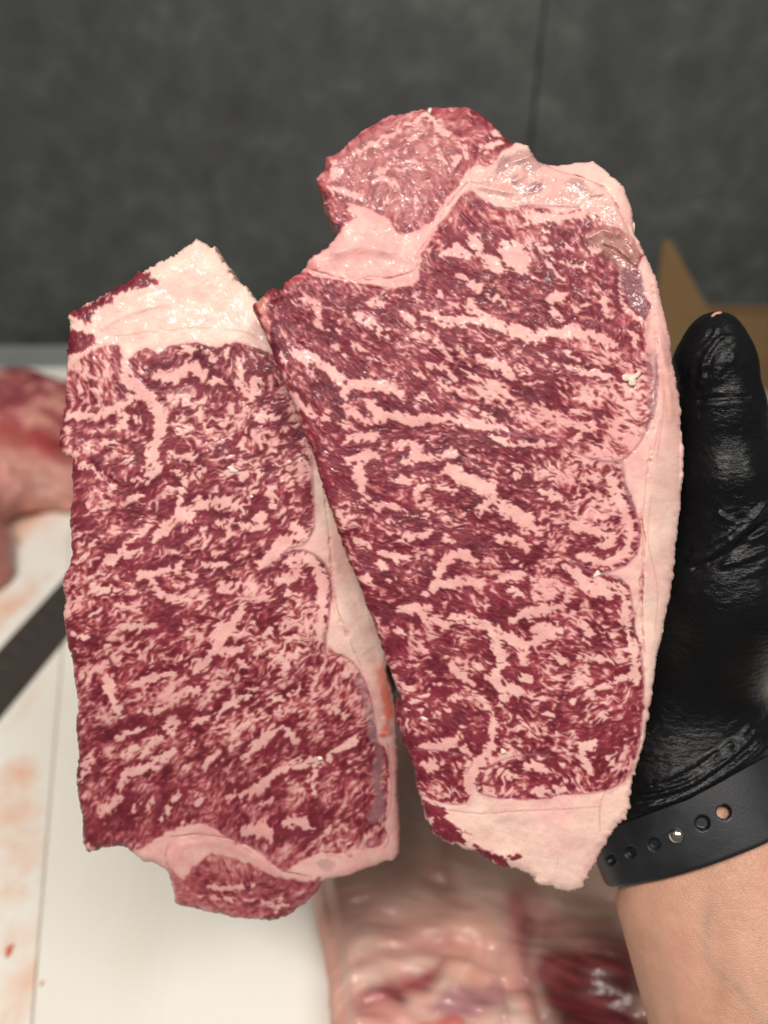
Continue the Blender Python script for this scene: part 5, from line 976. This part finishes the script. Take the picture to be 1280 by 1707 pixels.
strap('strap_tail', .88*PI, 1.62*PI, .0000, lambda p: 0*p, SW*.55, False, .0016, 300, 60, .0012+SW*.20)
pin = cf(1127, 1393, 0); d_pin = None
# steel pin on the strap
phs = np.linspace(.1*PI, .9*PI, 400); ss = np.linspace(-.01, .01, 81); A2, B2 = np.meshgrid(phs, ss, indexing='ij')
pp = ring_pt(A2.ravel(), (B2+sc0).ravel(), .0019); qx, qy, _ = to_px(to_world(pp)); k = np.argmin((qx-1127)**2+(qy-1393)**2)
n_ = (math.cos(A2.ravel()[k])/HWID)*side_ax+(math.sin(A2.ravel()[k])/HTH)*front_ax; n_ /= np.linalg.norm(n_)
bm = bmesh.new(); bmesh.ops.create_uvsphere(bm, u_segments=32, v_segments=20, radius=.0021)
for v in bm.verts: v.co.z *= .62
wn = n_[0]*CR+n_[1]*CU+n_[2]*CF; rot = Vector(wn).to_track_quat('Z', 'Y').to_matrix().to_4x4()
wp = to_world(np.array([pp[k]+n_*.0009]))[0]
for v in bm.verts: v.co = rot@v.co+Vector(wp-PL)
m_pin, nt, b = mat('polished_steel'); nt.links.new(ramp(nt, noise(nt, 900), [(.2, (.62, .58, .52)), (.8, (.78, .74, .68))]), b.inputs['Base Color']); b.inputs['Metallic'].default_value = 1; b.inputs['Roughness'].default_value = .16
sp = [c for c in person.children if c.name.startswith('watch_strap')][0]
o = bm_obj('strap_pin', bm, m_pin); o.parent = sp

# ---------------------------------------------------------------- small scraps of fat and meat lying on the steaks and the glove
m_crumb, nt, b = mat('white_fat_scrap')
nt.links.new(ramp(nt, noise(nt, 900, 3), [(.3, tuple(srgb(216, 190, 172))), (.7, tuple(srgb(236, 220, 205)))]), b.inputs['Base Color']); b.inputs['Roughness'].default_value = .45
b.inputs['Subsurface Weight'].default_value = .2; b.inputs['Subsurface Scale'].default_value = .001; bump(nt, b, noise(nt, 1500, 3), .0003)
def scrap(pts, d, t, label, m=None, name='fat_scrap', cat='meat scrap', group='little scraps stuck to the meat and glove'):
    c0_ = np.mean(pts, 0); P = smooth_curve([tuple(c0_+(np.array(q)-c0_)*(.85 if m is None else 1)) for q in pts], 3, True); c = np.mean(P, 0); bm = bmesh.new(); rings = []; t = t*.6
    for sc, z in ((1.0, -.0002), (.95, .45*t), (.75, .85*t), (.40, 1.0*t)):
        q = [c+(np.array(p)-c)*sc for p in P]; w = at(np.array([a[0] for a in q]), np.array([a[1] for a in q]), d-z)
        rings.append([bm.verts.new(tuple(x)) for x in w])
    for r0, r1 in zip(rings[:-1], rings[1:]):
        for i in range(len(r0)): bm.faces.new((r0[i-1], r0[i], r1[i], r1[i-1]))
    bm.faces.new(rings[-1]); bm.faces.new(rings[0][::-1])
    loc = Vector(at(c[0], c[1], d))
    for v in bm.verts: v.co -= loc
    o = bm_obj(name, bm, m or m_crumb); o.location = loc
    return tag(o, label, cat, group)
def rd(x, y): return float(right_depth(np.float64(x), np.float64(y), np.float64(-50)))
def ld(x, y): return float(left_depth(np.float64(x), np.float64(y), np.float64(-50)))
scrap([(1033, 626), (1040, 622), (1055, 624), (1064, 618), (1068, 614), (1071, 620), (1066, 628), (1061, 632), (1061, 645), (1048, 646), (1046, 637), (1040, 637), (1034, 634)], rd(1050, 632), .0007, 'largest white fat scrap, ragged, stuck near the right edge of the front steak')
scrap([(987, 960), (992, 953), (997, 949), (1003, 957), (998, 961), (990, 965)], rd(995, 957), .0006, 'bright white fat scrap where two muscles meet, right side of the front steak')
scrap([(377, 777), (386, 775), (392, 781), (399, 784), (396, 790), (384, 789), (379, 784)], ld(388, 783), .0009, 'cream fat scrap in the upper half of the left steak')
scrap([(527, 1264), (531, 1260), (538, 1262), (538, 1268), (530, 1269)], ld(533, 1264), .0008, 'round white fat scrap near the lower right of the left steak')
scrap([(416, 827), (419, 824), (423, 827), (421, 831), (417, 830)], ld(419, 827), .0005, 'tiny white fat scrap right of centre in the left steak, below the cream one')
scrap([(699, 1195), (706, 1194), (715, 1199), (712, 1203), (702, 1200)], rd(706, 1198), .0005, 'small greyish scrap at the lower left of the front steak')
scrap([(833, 1250), (838, 1247), (846, 1256), (836, 1259)], rd(838, 1252), .0006, 'small white scrap on the fat seam above the fat end of the front steak')
scrap([(1050, 372), (1056, 368), (1059, 374), (1057, 390), (1051, 385)], rd(1054, 380)+.003, .0008, 'curled fat flake on the upper right rim of the front steak')
scrap([(712, 187), (714, 180), (719, 178), (720, 185), (716, 190)], rd(716, 184)+.0005, .0008, 'white fat flake on the very top edge of the front steak')
m_shred, nt, b = mat('pink_meat_shred'); nt.links.new(ramp(nt, noise(nt, 900, 3), [(.3, (.36, .15, .11)), (.7, (.55, .32, .26))]), b.inputs['Base Color']); b.inputs['Roughness'].default_value = .4
scrap([(1184, 527), (1190, 521), (1196, 519), (1203, 519), (1202, 523), (1194, 524), (1188, 529)], .2165, .0008, 'pink meat shred on the tip of the gloved thumb', m_shred, 'meat_shred')
